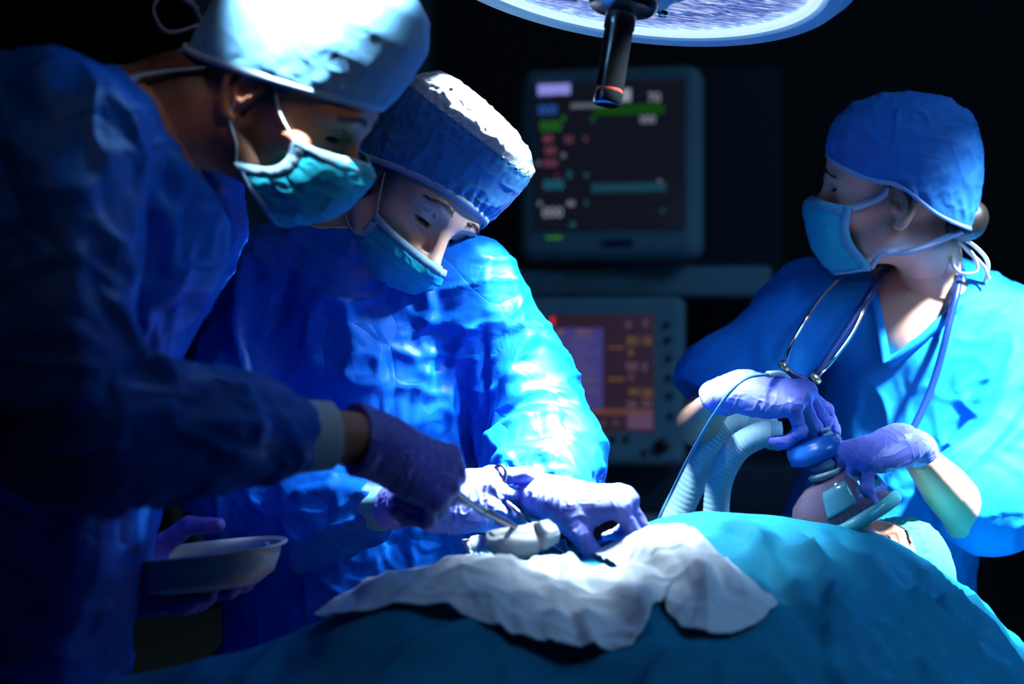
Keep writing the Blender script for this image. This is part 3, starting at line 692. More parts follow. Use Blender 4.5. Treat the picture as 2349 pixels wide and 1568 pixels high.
lay_cloth('white_towel', [(718, 1421), (800, 1424), (880, 1408), (980, 1408), (1080, 1428), (1200, 1462), (1300, 1482), (1410, 1497), (1450, 1482)],
          [(830, 1342), (1000, 1312), (1150, 1298), (1290, 1293), (1400, 1302), (1545, 1322)], [(718, 1421), (760, 1380), (790, 1352), (830, 1342)],
          [(1450, 1482), (1480, 1440), (1510, 1380), (1545, 1322)], .013, .005, 31,
          'wide crumpled white towel lying across the drape in front of the wound',
          [((900, 1350), (1180, 1330), .012, .008), ((1000, 1400), (1250, 1350), .010, .007), ((1280, 1330), (1480, 1400), .014, .009), ((1100, 1430), (1350, 1400), .010, .008), ((1250, 1460), (1420, 1440), .010, .007)], .008)
lay_cloth('white_towel', [(1440, 1305), (1510, 1335), (1540, 1400), (1590, 1440), (1650, 1458), (1740, 1436), (1785, 1402)],
          [(1345, 1268), (1430, 1245), (1500, 1218), (1560, 1225), (1620, 1262), (1680, 1300), (1730, 1345)][0:7], [(1440, 1305), (1390, 1285), (1345, 1268)],
          [(1785, 1402), (1765, 1375), (1730, 1345)], .004, .004, 47,
          'folded white towel beside the gloved pinching hand, draped down towards the right',
          [((1420, 1280), (1560, 1340), .010, .009), ((1520, 1260), (1640, 1400), .013, .010), ((1600, 1280), (1720, 1400), .012, .008)], .008)
# bright cloth pad beyond the gauze and small teal towels round the wound
def pad(name, m, pts, d0, label, cat, th=.012, amp=.004, seed=1, h=.0025, **pr):
    P = [W(*p) for p in pts]; F = Field(); F.chain(P, d0, .01)
    V, Q = F.surf(h); N = normals(V, Q); V = V+N*folds(V, amp, (40, 40, 40), seed)[:, None]
    return mesh(name, V, Q, m, label=label, category=cat, **pr)
def patch(name, m, B, T, Lf, Rt, th, amp, seed, label, cat, bend=None, n=70, **pr):
    c = lambda L: [W(*p) for p in L]; G = coons(c(B), c(T), c(Lf), c(Rt), n, n)
    u = np.linspace(0, 1, n)[:, None]; v = np.linspace(0, 1, n)[None]; G = G.copy()
    if bend is not None: G = G+bend(u, v)
    G[..., 1] += folds(G, amp, (30, 30, 30), seed)
    return gridmesh(name, G, m, None, th, 0, label=label, category=cat, **pr)
patch('folded_gauze', M_CLOTH, [(1105, 1292, 2.08), (1140, 1291, 2.08), (1190, 1285, 2.08)], [(1068, 1236, 2.10), (1110, 1234, 2.11), (1180, 1232, 2.12)],
      [(1105, 1292, 2.08), (1075, 1272, 2.09), (1068, 1236, 2.10)], [(1190, 1285, 2.08), (1195, 1260, 2.1), (1180, 1232, 2.12)], .012, .004, 3,
      'bright folded white gauze pad lying behind the gauze held in the forceps', 'gauze pad')
for k, (B, lab) in enumerate(((((1090, 1300, 2.0), (1160, 1285, 2.02), (1230, 1270, 2.04), (1290, 1262, 2.05)), 'bright teal towel roll edging the wound, behind the held gauze'),
                              (((1300, 1285, 2.02), (1340, 1270, 2.03), (1390, 1268, 2.03), (1430, 1275, 2.02)), 'small teal towel bunched under the pinching fingers'))):
    P = [W(*b) for b in B]; F = Field(); F.chain(P, [.010, .014, .015, .011], .01, n=12)
    V, Q = F.surf(.0022); N = normals(V, Q); V = V+N*(folds(V, .007, (50, 30, 50), 4+k)+.003*noise(V, (30, 160, 160), k))[:, None]
    mesh('wound_towel', V, Q, M_DRAPE, label=lab, category='towel roll', group='teal towels at the wound')

def build_table():
    t = thing('operating_table', (0.1, 1.98, 0), 'operating table on a column under the teal drape', 'operating table')
    c, s = math.cos(.4636), math.sin(.4636); Rz = np.array([[c, -s, 0], [s, c, 0], [0, 0, 1]])
    b = MB(); b.box((.06, 1.87, .70), (1.66, .34, .06), Rz); bevel(b.build('table_top', M_DARK, t, False), .015)
    b = MB(); b.box((.04, 1.88, .78), (1.40, .28, .10), Rz); bevel(b.build('mattress', M_DARK, t, False), .03)
    b = MB(); b.box((.06, 1.87, .65), (1.60, .30, .05), Rz); bevel(b.build('table_frame', M_STEELD, t, False), .006)
    b = MB(); b.box((.05, 1.87, .36), (.26, .22, .56), Rz); bevel(b.build('column', M_STEELD, t, False), .02)
    b = MB(); b.box((.05, 1.87, .05), (.80, .48, .10), Rz); bevel(b.build('base', M_DARK, t, False), .03)
build_table()
# ================================================================== people
def body(root, H, F, Fb, skin, stub=0.0, hb=.007, temple=0):
    V, Q, tone = head_mesh(H, F, stub=stub, temple=temple); V2, Q2 = Fb.surf(hb)
    return mesh('body', np.concatenate([V, V2]), np.concatenate([Q, Q2+len(V)]), skin, root, tone=np.concatenate([tone, np.zeros(len(V2))]))
def trousers_shoes(root, hips, feet, m):
    F = Field()
    for h, f in zip(hips, feet):
        k = [(h[0]+f[0])/2, (h[1]+f[1])/2-.01, .50]; F.chain([h, k, (f[0], f[1]+.02, .10)], [.095, .075, .065], .03, n=14)
    F.chain([hips[0], hips[1]], [.12, .12], .05)
    cloth_mesh('trousers', root, F, m, h=.010, amp=.010)
    for f in feet:
        F = Field(); dr = np.array(f[3:5]); dr = dr/np.linalg.norm(dr); p = np.array((f[0], f[1], 0.))
        F.chain([p+(*(-dr*.05), .045), p+(*(dr*.07), .042), p+(*(dr*.16), .035)], [.042, .045, .036], .02).ball(p+(0, 0, .075), (.045, .045, .05), .02)
        V, Q = F.surf(.005); V[:, 2] = np.maximum(V[:, 2], .002); mesh('shoe', V, Q, mat('shoe_white', (.4, .42, .45), .6), root)
def knit_cuff(root, a, b, ra, rb, m=None, ratio=.85, flat=(0, 0, 1)):
    a = np.array(a, float); b = np.array(b, float); L = np.linalg.norm(b-a); n = 26; t = np.linspace(0, 1, n); P = a+(b-a)*t[:, None]
    r = ra+(rb-ra)*t+.0004*np.sin(t*60); r[0] -= .006; r[-1] -= .003
    bm = MB(); bm.tube(P, r, 90, False, flat, ratio); o = bm.build('knit_cuff', m or M_CUFF, root); solid(o, .003, -1); return o
def neck_binding(root, F, O, ax, r, wd=.010, m=None):
    R = ring_on(F, np.array(O, float), ax, r+.001); R2 = ring_on(F, np.array(O, float), ax, r+wd)
    n = len(R); N = np.array(ax, float)/np.linalg.norm(ax)
    V = np.concatenate([R+N*.003, R2+N*.0022, R2-N*.003, R-N*.004]); Q = [(k*n+i, k*n+(i+1) % n, ((k+1) % 4)*n+(i+1) % n, ((k+1) % 4)*n+i) for k in range(4) for i in range(n)]
    return mesh('neck_binding', V, Q, m or M_BIND, root)
def loop(root, P, r=.0011, m=None, name='ear_loop', n=40):
    b = MB(); b.tube(spline(P, n), r, 8); return b.build(name, m or M_LOOP, root)

# ------------------------------------------------------------------ surgeon at the left, in profile
def build_left_surgeon():
    H = Head(W(636, 234, 1.88), (-9, -38, -8)); t = thing('person', (-.58, 1.92, 0), 'leaning surgeon in profile at left, pale blue cap, holding forceps and a metal dish', 'person')
    neck = [H.w((0, -.035, -.045)), W(420, 245, 1.88), W(300, 285, 1.87), W(200, 380, 1.87)]
    F = head_field(H, neck, lid=(-.0065, .0030), thr=.062)
    sh = [W(120, 340, 1.69), W(370, 410, 2.06)]; ch = W(225, 500, 1.88); el = W(150, 965, 1.60); wr = W(835, 1006, 1.788)
    el2 = W(230, 1010, 2.12); wr2 = W(225, 1340, 1.99)
    Fb = Field()
    Fb.chain([W(95, 440, 1.88), ch, W(120, 860, 1.90), W(20, 1200, 1.93)], [.12, .12, .11, .13], .05, n=12).chain([sh[0], neck[2], sh[1]], [.06, .06, .06], .04)
    Fb.chain([sh[0], el, el*.35+wr*.65, wr], [.055, .042, .031, .0275], .03).chain([sh[1], el2, wr2], [.055, .042, .028], .03)
    body(t, H, F, Fb, M_SKIN, stub=.92)
    face_parts(H, t, F, M_HAIR, (-.0065, .0030), brow=1.25, seed=4)
    # gown
    G = Field(); R = (1, 0, 0)
    G.chain([W(62, 440, 1.88), ch, W(170, 700, 1.88), W(120, 900, 1.90), W(45, 1200, 1.93), W(-40, 1560, 1.95), (-.64, 1.98, .40)], [.150, .148, .135, .135, .150, .165, .20], .06, n=26)
    G.chain([sh[0], W(225, 320, 1.86), sh[1]], [.086, .070, .085], .05)
    G.chain([sh[1], W(430, 560, 2.02)], [.085, .07], .07)
    S1 = [sh[0], (sh[0]+el)/2+np.array([-.01, -.01, 0]), el, el*.62+wr*.38, W(655, 1002, 1.74)]
    G.chain(S1, [.090, .092, .088, .066, .0425], .035, n=30)
    G.chain([sh[1], el2, wr2*.8+el2*.2], [.085, .075, .05], .03, n=18)
    no = W(310, 270, 1.875); na = H.w((0, -.03, -.05))-no; na = na/np.linalg.norm(na)
    G.chain([no-na*.05, no+na*.12], [.074, .10], .012, sub=True)
    C = lambda *P: [W(*p) for p in P]
    cre = [(C((200, 160, 1.75), (330, 300, 1.74), (430, 420, 1.8), (500, 520, 1.86)), .016, .012), (C((60, 330, 1.60), (130, 520, 1.58), (150, 700, 1.56)), .020, .014),
           (C((330, 420, 1.76), (400, 560, 1.77), (400, 700, 1.78)), .014, .012), (C((240, 420, 1.73), (290, 600, 1.73), (330, 760, 1.72)), .016, -.014),
           (C((430, 560, 1.8), (420, 680, 1.79), (380, 790, 1.78)), .012, .010), (C((340, 830, 1.60), (420, 880, 1.62), (540, 900, 1.66)), .010, .009),
           (C((300, 900, 1.58), (420, 960, 1.60), (600, 980, 1.66)), .010, .007), (C((260, 700, 1.58), (340, 800, 1.60), (380, 900, 1.62)), .014, .012),
           (C((560, 890, 1.7), (640, 905, 1.72), (655, 960, 1.70)), .007, .006), (C((180, 1060, 1.8), (170, 1300, 1.8), (150, 1560, 1.8)), .02, .02), (C((260, 1080, 1.82), (240, 1300, 1.82), (190, 1560, 1.82)), .015, .012)]
    cloth_mesh('gown', t, G, M_GOWN, h=.0050, amp=.0110, s=(8, 8, 4.5), seed=3, creases=cre, rel=2)
    neck_binding(t, G, no, na, .077, .009)
    knit_cuff(t, W(632, 1003, 1.735), W(760, 998, 1.765), .041, .0365, ratio=.97)
    # right hand, gripping
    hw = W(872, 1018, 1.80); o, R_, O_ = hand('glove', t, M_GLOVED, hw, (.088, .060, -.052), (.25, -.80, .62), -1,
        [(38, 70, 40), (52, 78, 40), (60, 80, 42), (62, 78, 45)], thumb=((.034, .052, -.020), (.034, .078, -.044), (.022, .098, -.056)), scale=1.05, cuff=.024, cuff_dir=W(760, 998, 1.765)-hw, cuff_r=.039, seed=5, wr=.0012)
    # left hand under the dish
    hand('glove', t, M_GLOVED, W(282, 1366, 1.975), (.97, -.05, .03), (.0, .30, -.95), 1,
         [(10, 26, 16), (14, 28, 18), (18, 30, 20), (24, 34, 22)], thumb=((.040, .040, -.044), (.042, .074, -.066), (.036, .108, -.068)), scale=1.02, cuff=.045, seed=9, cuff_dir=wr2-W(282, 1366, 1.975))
    # cap
    cp = dict(c=(0, -.006), a=.085, b=.108, zf=.064, zb=-.016)
    cap(H, t, 'cap', M_CAPL, F=F, **cp, apex=.190, skeys=[(0, 1), (.1, 1.035), (.3, 1.06), (.5, 1.04), (.7, .88), (.88, .56), (1, 0)], seed=11, amp=.0020, gather=.0010, ng=34)
    cap_binding(H, t, M_BIND, F=F, **cp, wd=.008)
    b = H.w((.006, -.118, .018))
    lp = spline([b, b+(-.035, -.02, -.012), b+(-.048, -.03, .012), b+(-.030, -.03, .030), b+(-.004, -.01, .016)], 40); ribbon('cap_tie', lp, .009, M_LOOP, t, up=(.3, -1, .2))
    lp = spline([b, b+(-.012, -.02, .03), b+(-.030, -.03, .055), b+(-.034, -.03, .085)], 30); ribbon('cap_tie', lp, .009, M_LOOP, t, up=(.3, -1, .2))
    # mask
    mp = dict(amp=.0028, sx=.065, pw=.7, sz=[-.004, -.022, -.041, -.055, -.067], sy=[.060, .064, .060, .042, .020], cz=[.008, -.015, -.050, -.080, -.105], cy=[.116, .133, .131, .115, .084])
    Gm = face_mask(H, t, M_MASK, M_MASKW, mp, seed=6, F=F)
    for s, x in ((-1, 1), (0, -1)):
        a, b = Gm[s, 3], Gm[s, -4]; q = lambda *P: H.w([(x*p[0], p[1], p[2]) for p in P])
        loop(t, [H.w(a), *q((.0745, .032, .010), (.0765, .012, .030))]); loop(t, [H.w(b), *q((.0745, .012, -.046), (.0785, -.006, -.030), (.0800, -.012, -.010))])
    # nape hair showing under the cap
    rnd = random.Random(8); b = MB()
    for k in range(900):
        x = rnd.uniform(-.055, .062); y = -.076+rnd.uniform(-.016, .022)-.1*x*x; z = rnd.uniform(-.058, -.004)
        c = np.array([0, -.02, z]); dr = np.array([x, y, z])-c; dr /= np.linalg.norm(dr); ts = np.linspace(.03, .14, 60); D = F.at(c+ts[:, None]*dr); i = int(np.argmax(D > 0)); p = c+dr*ts[i]
        b.tube(H.w([p-dr*.001, p+dr*.0012+[0, -.001, -.004], p+dr*.001+[0, -.001, -.008]]), [.0004, .0003, .0001], 3, False)
    b.build('nape_hair', M_HAIR, t)
    trousers_shoes(t, [(-.60, 1.85, .85), (-.60, 2.03, .85)], [(-.60, 1.82, 0, 1, .05), (-.56, 2.06, 0, 1, .1)], M_GOWN)
    return H
H1 = build_left_surgeon()

# ------------------------------------------------------------------ surgeon in the middle
def build_middle_surgeon():
    H = Head(W(941, 480, 2.32), (-61, -31, 30)); t = thing('person', (-.23, 2.5, 0), 'surgeon in the middle bending over the wound, blue cap with white net crown', 'person')
    neck = [H.w((0, -.035, -.045)), W(800, 520, 2.36), W(770, 600, 2.38), W(800, 700, 2.38)]
    F = head_field(H, neck, lid=(-.0075, .0030), female=True, thr=.050)
    shR, shL = W(600, 640, 2.36), W(1078, 668, 2.31); elR, wrR = W(560, 1120, 2.30), W(860, 1150, 2.16); elL, wrL = W(1240, 1035, 2.27), W(1235, 1138, 2.08)
    Fb = Field().chain([W(850, 700, 2.38), W(850, 950, 2.41), W(800, 1250, 2.46)], [.10, .10, .12], .05, n=10).chain([shR, neck[2], shL], [.055, .05, .055], .04)
    Fb.chain([shR, elR, wrR], [.036, .032, .024], .03).chain([shL, elL, wrL], [.036, .032, .024], .03)
    body(t, H, F, Fb, M_SKINP, temple=.8)
    face_parts(H, t, F, M_HAIR, (-.0075, .0030), brow=.75, seed=2, lash=1.3)
    G = Field()
    G.chain([W(835, 690, 2.38), W(868, 850, 2.39), W(862, 1000, 2.41), W(822, 1200, 2.44), (-.24, 2.50, .90), (-.24, 2.52, .40)], [.145, .158, .164, .172, .185, .21], .05, n=20)
    G.chain([shR, W(770, 600, 2.38), shL], [.072, .072, .072], .05)
    G.chain([shL, W(1178, 840, 2.31), elL, elL*.62+wrL*.38, wrL*.85+elL*.15], [.068, .074, .080, .076, .052], .018, n=26)
    G.chain([shR, W(545, 880, 2.33), elR, W(700, 1185, 2.22), W(835, 1165, 2.17)], [.074, .078, .086, .070, .048], .03, n=26)
    no = W(772, 570, 2.375); na = H.w((0, -.04, -.05))-no; na = na/np.linalg.norm(na)*.6+np.array([-.05, -.35, .75]); na /= np.linalg.norm(na)
    G.chain([no-na*.04, no+na*.14], [.066, .085], .010, sub=True)
    C = lambda *P: [W(*p) for p in P]
    cre = [(C((1140, 640, 2.23), (1130, 760, 2.22), (1140, 900, 2.2)), .009, -.007), (C((1190, 640, 2.26), (1215, 760, 2.24), (1260, 880, 2.2)), .010, .010),
           (C((1120, 920, 2.2), (1220, 860, 2.19), (1320, 840, 2.22)), .010, .012), (C((1130, 960, 2.2), (1240, 900, 2.18), (1340, 920, 2.22)), .010, -.014),
           (C((1120, 1010, 2.17), (1230, 945, 2.16), (1310, 1000, 2.18), (1365, 1070, 2.2)), .010, .014), (C((1130, 1050, 2.15), (1230, 1000, 2.13), (1330, 1060, 2.15)), .011, -.010),
           (C((1180, 1080, 2.1), (1250, 1040, 2.08), (1320, 1100, 2.1)), .009, .008),
           (C((1110, 680, 2.25), (1105, 900, 2.25), (1100, 1150, 2.27)), .008, -.008), (C((960, 640, 2.25), (990, 760, 2.24), (1000, 900, 2.25)), .012, .007),
           (C((760, 860, 2.25), (820, 950, 2.25), (900, 1010, 2.25)), .008, .006), (C((900, 860, 2.25), (920, 960, 2.25), (890, 1050, 2.25)), .007, .007), (C((1010, 780, 2.25), (960, 900, 2.25), (930, 1020, 2.26)), .008, .006),
           (C((560, 600, 2.29), (540, 720, 2.27), (560, 860, 2.26)), .012, .012), (C((640, 700, 2.27), (620, 800, 2.26), (660, 920, 2.25)), .010, -.012), (C((560, 800, 2.25), (640, 860, 2.25), (700, 1000, 2.24)), .010, .010),
           (C((650, 1250, 2.15), (760, 1215, 2.13), (860, 1190, 2.12)), .008, .008), (C((690, 1130, 2.15), (780, 1110, 2.13), (870, 1150, 2.12)), .009, .007), (C((765, 1260, 2.3), (760, 1360, 2.3), (770, 1500, 2.3)), .008, .014),
           (C((950, 1200, 2.28), (960, 1320, 2.28), (950, 1450, 2.28)), .012, .006), (C((640, 560, 2.3), (700, 640, 2.27), (800, 700, 2.24)), .01, .007), (C((1060, 1180, 2.28), (1070, 1300, 2.28), (1080, 1400, 2.28)), .01, .008)]
    cloth_mesh('gown', t, G, M_GOWN, h=.0046, amp=.0092, s=(9, 9, 5), seed=12, creases=cre, rel=1)
    neck_binding(t, G, no, na, .069, .009)
    knit_cuff(t, W(815, 1168, 2.18), W(905, 1165, 2.125), .036, .031, mat('knit_teal', (.25, .62, .66), .9, bump=.9, bscale=1100, bdist=.0008))
    knit_cuff(t, wrL*.80+elL*.20, wrL+np.array([.012, -.022, -.004]), .046, .034)
    # right hand with the clamp
    hw = W(970, 1155, 2.062)
    hand('glove', t, M_GLOVE, hw, (.92, -.25, .10), (.05, -.72, .42), -1, [(14, 46, 24), (48, 62, 34), (55, 66, 34), (58, 66, 36)],
         thumb=((.036, .052, -.018), (.046, .080, -.030), (.040, .106, -.034)), scale=.98, cuff=.060, cuff_dir=W(860, 1165, 2.13)-hw, seed=15, wr=.0014)
    # left hand pinching
    hw = W(1262, 1150, 2.035)
    hand('glove', t, M_GLOVE, hw, (.80, -.22, .02), (.18, -.28, .95), 1, [(60, 42, 22), (66, 50, 30), (70, 56, 34), (72, 60, 34)],
         thumb=((.038, .042, -.026), (.040, .060, -.056), (.032, .076, -.082)), scale=1.02, cuff=.040, cuff_dir=wrL-hw+np.array([-.01, .02, .01]), seed=17, wr=.0014, cuff_r=.032)
    cp = dict(c=(0, -.008), a=.087, b=.110, zf=.062, zb=-.018)
    sk = [(0, 1.0), (.1, 1.02), (.3, 1.07), (.5, 1.11), (.66, 1.07), (.82, .86), (.92, .58), (1, 0)]
    cap(H, t, 'cap_side', M_CAPB, F=F, **cp, apex=.175, skeys=sk, seed=21, amp=.0050, t1=.58, seam=.58, gather=.0035, ng=46, nt=80, shift=(0, -.012))
    cap(H, t, 'cap_crown', M_NET, F=F, **cp, apex=.175, skeys=sk, seed=21, amp=.0050, t0=.578, t1=1, seam=.58, gather=.0035, ng=46, nt=50, shift=(0, -.012))
    cap_binding(H, t, M_BIND, F=F, **cp, wd=.008)
    mp = dict(amp=.0014, sx=.066, pw=.7, sz=[-.022, -.045, -.062, -.064, -.056], sy=[.044, .042, .030, .002, -.022], cz=[-.020, -.036, -.054, -.074, -.097], cy=[.120, .129, .128, .115, .085])
    Gm = face_mask(H, t, M_MASK, M_MASKW, mp, seed=16, F=F)
    for s, x in ((-1, 1), (0, -1)):
        a, b = Gm[s, 3], Gm[s, -4]; q = lambda *P: H.w([(x*p[0], p[1], p[2]) for p in P])
        loop(t, [H.w(a), *q((.0740, .030, -.002), (.0765, .010, .022))]); loop(t, [H.w(b), *q((.0760, -.018, -.040), (.0790, -.012, -.026))])
    trousers_shoes(t, [(-.32, 2.52, .85), (-.16, 2.50, .85)], [(-.34, 2.52, 0, .1, -1), (-.13, 2.50, 0, .1, -1)], M_GOWN)
    return H
H2 = build_middle_surgeon()

# ------------------------------------------------------------------ anaesthetist at the right
def build_right_nurse():
    H = Head(W(2052, 462, 2.49), (165, 2, 10)); t = thing('person', (.62, 2.72, 0), 'anaesthetist at right looking away in blue scrubs, holding the breathing mask with both gloved hands', 'person')
    neck = [H.w((0, -.035, -.045)), W(2130, 590, 2.53), W(2135, 690, 2.56), W(2120, 850, 2.60)]
    F = head_field(H, neck, lid=(0, .0055), female=True, thr=.048)
    shR, shL = W(1860, 700, 2.60), W(2370, 790, 2.56); elR, wrR = W(1612, 960, 2.54), W(1645, 925, 2.30); elL, wrL = W(2225, 1185, 2.46), W(2108, 1048, 2.29)
    Fb = Field().chain([W(2110, 780, 2.63), W(2080, 1000, 2.66), W(2050, 1300, 2.72)], [.105, .10, .12], .05, n=10).chain([shR, neck[2], shL], [.05, .05, .05], .05)
    Fb.chain([shR, elR, wrR], [.044, .036, .021], .02, n=14).chain([shL, W(2345, 1010, 2.52), elL], [.044, .038, .035], .02, n=10).chain([elL, (elL+wrL)/2, wrL], [.035, .034, .022], .02)
    Fb.ball(W(2110, 760, 2.60), (.10, .085, .10), .04)
    body(t, H, F, Fb, M_SKINO, hb=.006, temple=.95)
    face_parts(H, t, F, M_HAIR, (0, .0055), brow=1.0, seed=3)
    G = Field()
    G.chain([W(2110, 800, 2.63), W(2080, 950, 2.66), W(2040, 1150, 2.70), (.575, 2.74, .95), (.575, 2.75, .62)], [.140, .142, .150, .165, .18], .05, n=18)
    G.chain([shR, W(2125, 690, 2.60), shL], [.066, .078, .070], .05)
    G.chain([shR, shR*.5+elR*.5, W(1655, 880, 2.555)], [.070, .070, .074], .02, n=14)
    G.chain([shL, W(2360, 900, 2.53), W(2325, 1040, 2.50), W(2272, 1130, 2.48)], [.078, .084, .088, .094], .02, n=14)
    # open sleeve ends and the V neck
    d = (elR-shR)/np.linalg.norm(elR-shR); q = W(1612, 930, 2.56)+d*.06
    G.ball(W(1600, 950, 2.55)+d*.03, (.085, .085, .060), .006, sub=True, M=np.stack([np.cross(d, (0, 1, 0))/np.linalg.norm(np.cross(d, (0, 1, 0))), np.cross(np.cross(d, (0, 1, 0)), d)/np.linalg.norm(np.cross(d, (0, 1, 0))), d], 1))
    vn = [(2040, 835, 2.46), (2030, 720, 2.49), (2025, 640, 2.53)]
    V0 = W(2043, 822, 2.50)
    def vneck(P):                                   # wedge opening: V in the picture plane of the chest, cut through the front and top
        x = P[..., 0]; z = P[..., 2]; y = P[..., 1]
        cx = V0[0]+(z-V0[2])*.0; w = (z-V0[2])
        left = (V0[0]-x)-.16*w; right = (x-V0[0])-1.12*w
        return np.maximum(np.maximum(left, right)*.72, np.maximum(V0[2]-z, np.maximum(y-2.70, x-(V0[0]+.115))))
    GB = Field(); GB.p = list(G.p); GB.segs = {}
    G.add(vneck, (V0[0]-.06, 2.3, V0[2]-.02), (V0[0]+.20, 2.75, V0[2]+.30), .004, True)
    C = lambda *P: [W(*p) for p in P]
    cre = [(C((2330, 800, 2.46), (2270, 940, 2.44), (2170, 1080, 2.44)), .012, .014), (C((2349, 900, 2.44), (2280, 1000, 2.42), (2200, 1090, 2.42)), .012, -.009), (C((2340, 980, 2.42), (2270, 1050, 2.42), (2190, 1120, 2.42)), .010, .012),
           (C((2045, 830, 2.52), (2075, 920, 2.52), (2085, 1040, 2.54)), .005, .006), (C((1830, 640, 2.54), (1760, 740, 2.5), (1740, 860, 2.5)), .012, .010),
           (C((1900, 900, 2.54), (1960, 1000, 2.54), (1960, 1100, 2.56)), .014, .008), (C((2349, 1080, 2.42), (2290, 1120, 2.42), (2240, 1170, 2.42)), .01, .010)]
    def trimcut(V, N): return 0
    cloth_mesh('scrub_top', t, G, M_SCRUB, h=.0050, amp=.0055, s=(9, 9, 4.5), seed=33, creases=cre, rel=1)
    def onfront(x, z):
        ys = np.linspace(2.30, 2.75, 220); P = np.stack([np.full(220, x), ys, np.full(220, z)], -1); return P[int(np.argmax(GB.at(P) < 0))]
    L1 = [onfront(V0[0]-.16*w-.004, V0[2]+w-.004) for w in np.linspace(-.004, .105, 30)]; L2 = [onfront(V0[0]+1.12*w+.004, V0[2]+w-.006) for w in np.linspace(-.004, .088, 30)]
    for L in (L1, L2):
        L = np.array(L)
        for _ in range(5): L[1:-1] = (L[:-2]+2*L[1:-1]+L[2:])/4
        L[:, 1] -= .0035; ribbon('neck_band', L, .013, M_SCRUB, t, th=.004, up=(1, .15, -.3))
    # gloved hands
    hw = W(1680, 893, 2.27)
    hand('glove', t, M_GLOVE, hw, (.94, -.15, -.10), (.12, -.34, .93), -1, [(40, 24, 10), (56, 66, 34), (62, 68, 36), (66, 70, 38)], spread=(.10, .04, -.04, -.12),
         thumb=((.038, .058, -.012), (.048, .092, -.024), (.046, .120, -.034)), scale=1.05, cuff=.026, cuff_dir=wrR-hw+np.array([-.02, .02, -.01]), seed=23, wr=.0012)
    hw = W(2084, 1010, 2.245)
    hand('glove', t, M_GLOVE, hw, (-.78, -.22, -.20), (-.30, -.30, .90), 1, [(56, 34, 18), (62, 36, 18), (66, 38, 20), (68, 40, 22)], spread=(.20, .06, -.10, -.24),
         thumb=((.034, .050, -.030), (.040, .078, -.048), (.034, .104, -.058)), scale=.98, cuff=.035, cuff_dir=wrL-hw+(elL-wrL)*.3, seed=25, wr=.0012)
    # cap with tie ends
    cp = dict(c=(0, -.008), a=.084, b=.107, zf=.066, zb=-.040, lift=.016)
    cap(H, t, 'cap', M_CAPB if False else mat('cap_deep_blue', (.012, .15, .50), .7, bump=.5, bscale=420, bdist=.0006, var=.2, vscale=50), F=F, **cp, apex=.158, seed=41, amp=.0045, gather=.002, ng=30,
        skeys=[(0, 1.0), (.1, 1.025), (.3, 1.03), (.5, .96), (.7, .78), (.88, .46), (1, 0)], shift=(0, -.016))
    cap_binding(H, t, mat('binding_blue', (.20, .38, .66), .8), F=F, **cp, wd=.005)
    # low knot of hair at the nape
    K = Field().ball(H.w((0, -.108, -.022)), .026, .02).ball(H.w((0, -.088, -.035)), (.035, .03, .022), .02, M=H.R); V, Q = K.surf(.003); N = normals(V, Q)
    mesh('hair', V+N*(.0015*noise(V, (140, 140, 40), 3))[:, None], Q, M_HAIR, t)
    #.ball((-.066, .022, .008), (.008, .022, .020), .01); V, Q = HL.surf(.0015); N = normals(V, Q); mesh('temple_hair', H.w(V+N*(.0006*noise(V, 300, 2))[:, None]), Q, M_HAIR, t)
    # mask with tapes tied behind the head
    mp = dict(amp=.0010, sx=.062, pw=.7, sz=[-.001, -.028, -.054, -.074, -.094], sy=[.056, .060, .054, .038, .028], cz=[.006, -.016, -.048, -.080, -.106], cy=[.112, .126, .125, .112, .084])
    Gm = face_mask(H, t, M_MASK, mat('mask_edge_blue', (.12, .48, .66), .8), mp, seed=26, F=F)
    q = lambda *P: H.w([p for p in P])
    ribbon('mask_tape', spline([H.w(Gm[0, 4]), *q((-.0705, .020, .010), (-.0775, .004, .026))], 30), .009, M_BIND, t, up=tuple(H.R[:, 2]))
    ribbon('mask_tape', spline([H.w(Gm[0, -5]), *q((-.0655, .012, -.070), (-.062, -.03, -.064), (-.050, -.075, -.046), (-.012, -.118, -.030))], 40), .009, M_BIND, t, up=tuple(H.R[:, 2]))
    ribbon('mask_tape', spline([H.w(Gm[-1, -5]), *q((.062, .0, -.070), (.060, -.045, -.060), (.012, -.118, -.030))], 30), .009, M_BIND, t, up=tuple(H.R[:, 2]))
    k = W(2192, 545, 2.50)
    for P in ([k, W(2180, 590, 2.48), W(2200, 625, 2.48), W(2240, 622, 2.48), W(2232, 585, 2.48), W(2196, 550, 2.49)], [k, W(2215, 570, 2.5), W(2255, 610, 2.5), W(2268, 640, 2.5)], [k, W(2230, 560, 2.5), W(2265, 600, 2.5), W(2258, 650, 2.52)]):
        ribbon('mask_tape', spline(P, 40), .008, M_LOOP, t, up=(.2, -1, .3), th=.0015)
    trousers_shoes(t, [(.50, 2.74, .85), (.66, 2.74, .85)], [(.47, 2.74, 0, -.1, -1), (.70, 2.74, 0, .1, -1)], M_SCRUB)
    # stethoscope
    s = thing('stethoscope', W(2130, 640, 2.5), 'navy stethoscope with metal ear tubes hanging round the neck of the anaesthetist', 'stethoscope')
    b = MB(); b.tube(spline([W(1870, 870, 2.45), W(1930, 885, 2.46), W(1860, 880, 2.455)][:1]+[W(1900, 820, 2.46), W(1960, 730, 2.48), W(2005, 660, 2.50), W(2040, 610, 2.56), W(2110, 595, 2.66), W(2190, 590, 2.62), W(2200, 640, 2.50), W(2178, 740, 2.47), W(2150, 850, 2.465), W(2120, 930, 2.46), (W(2078, 1015, 2.45))], 90), .0055, 14)
    b.build('tube', M_NAVY, s)
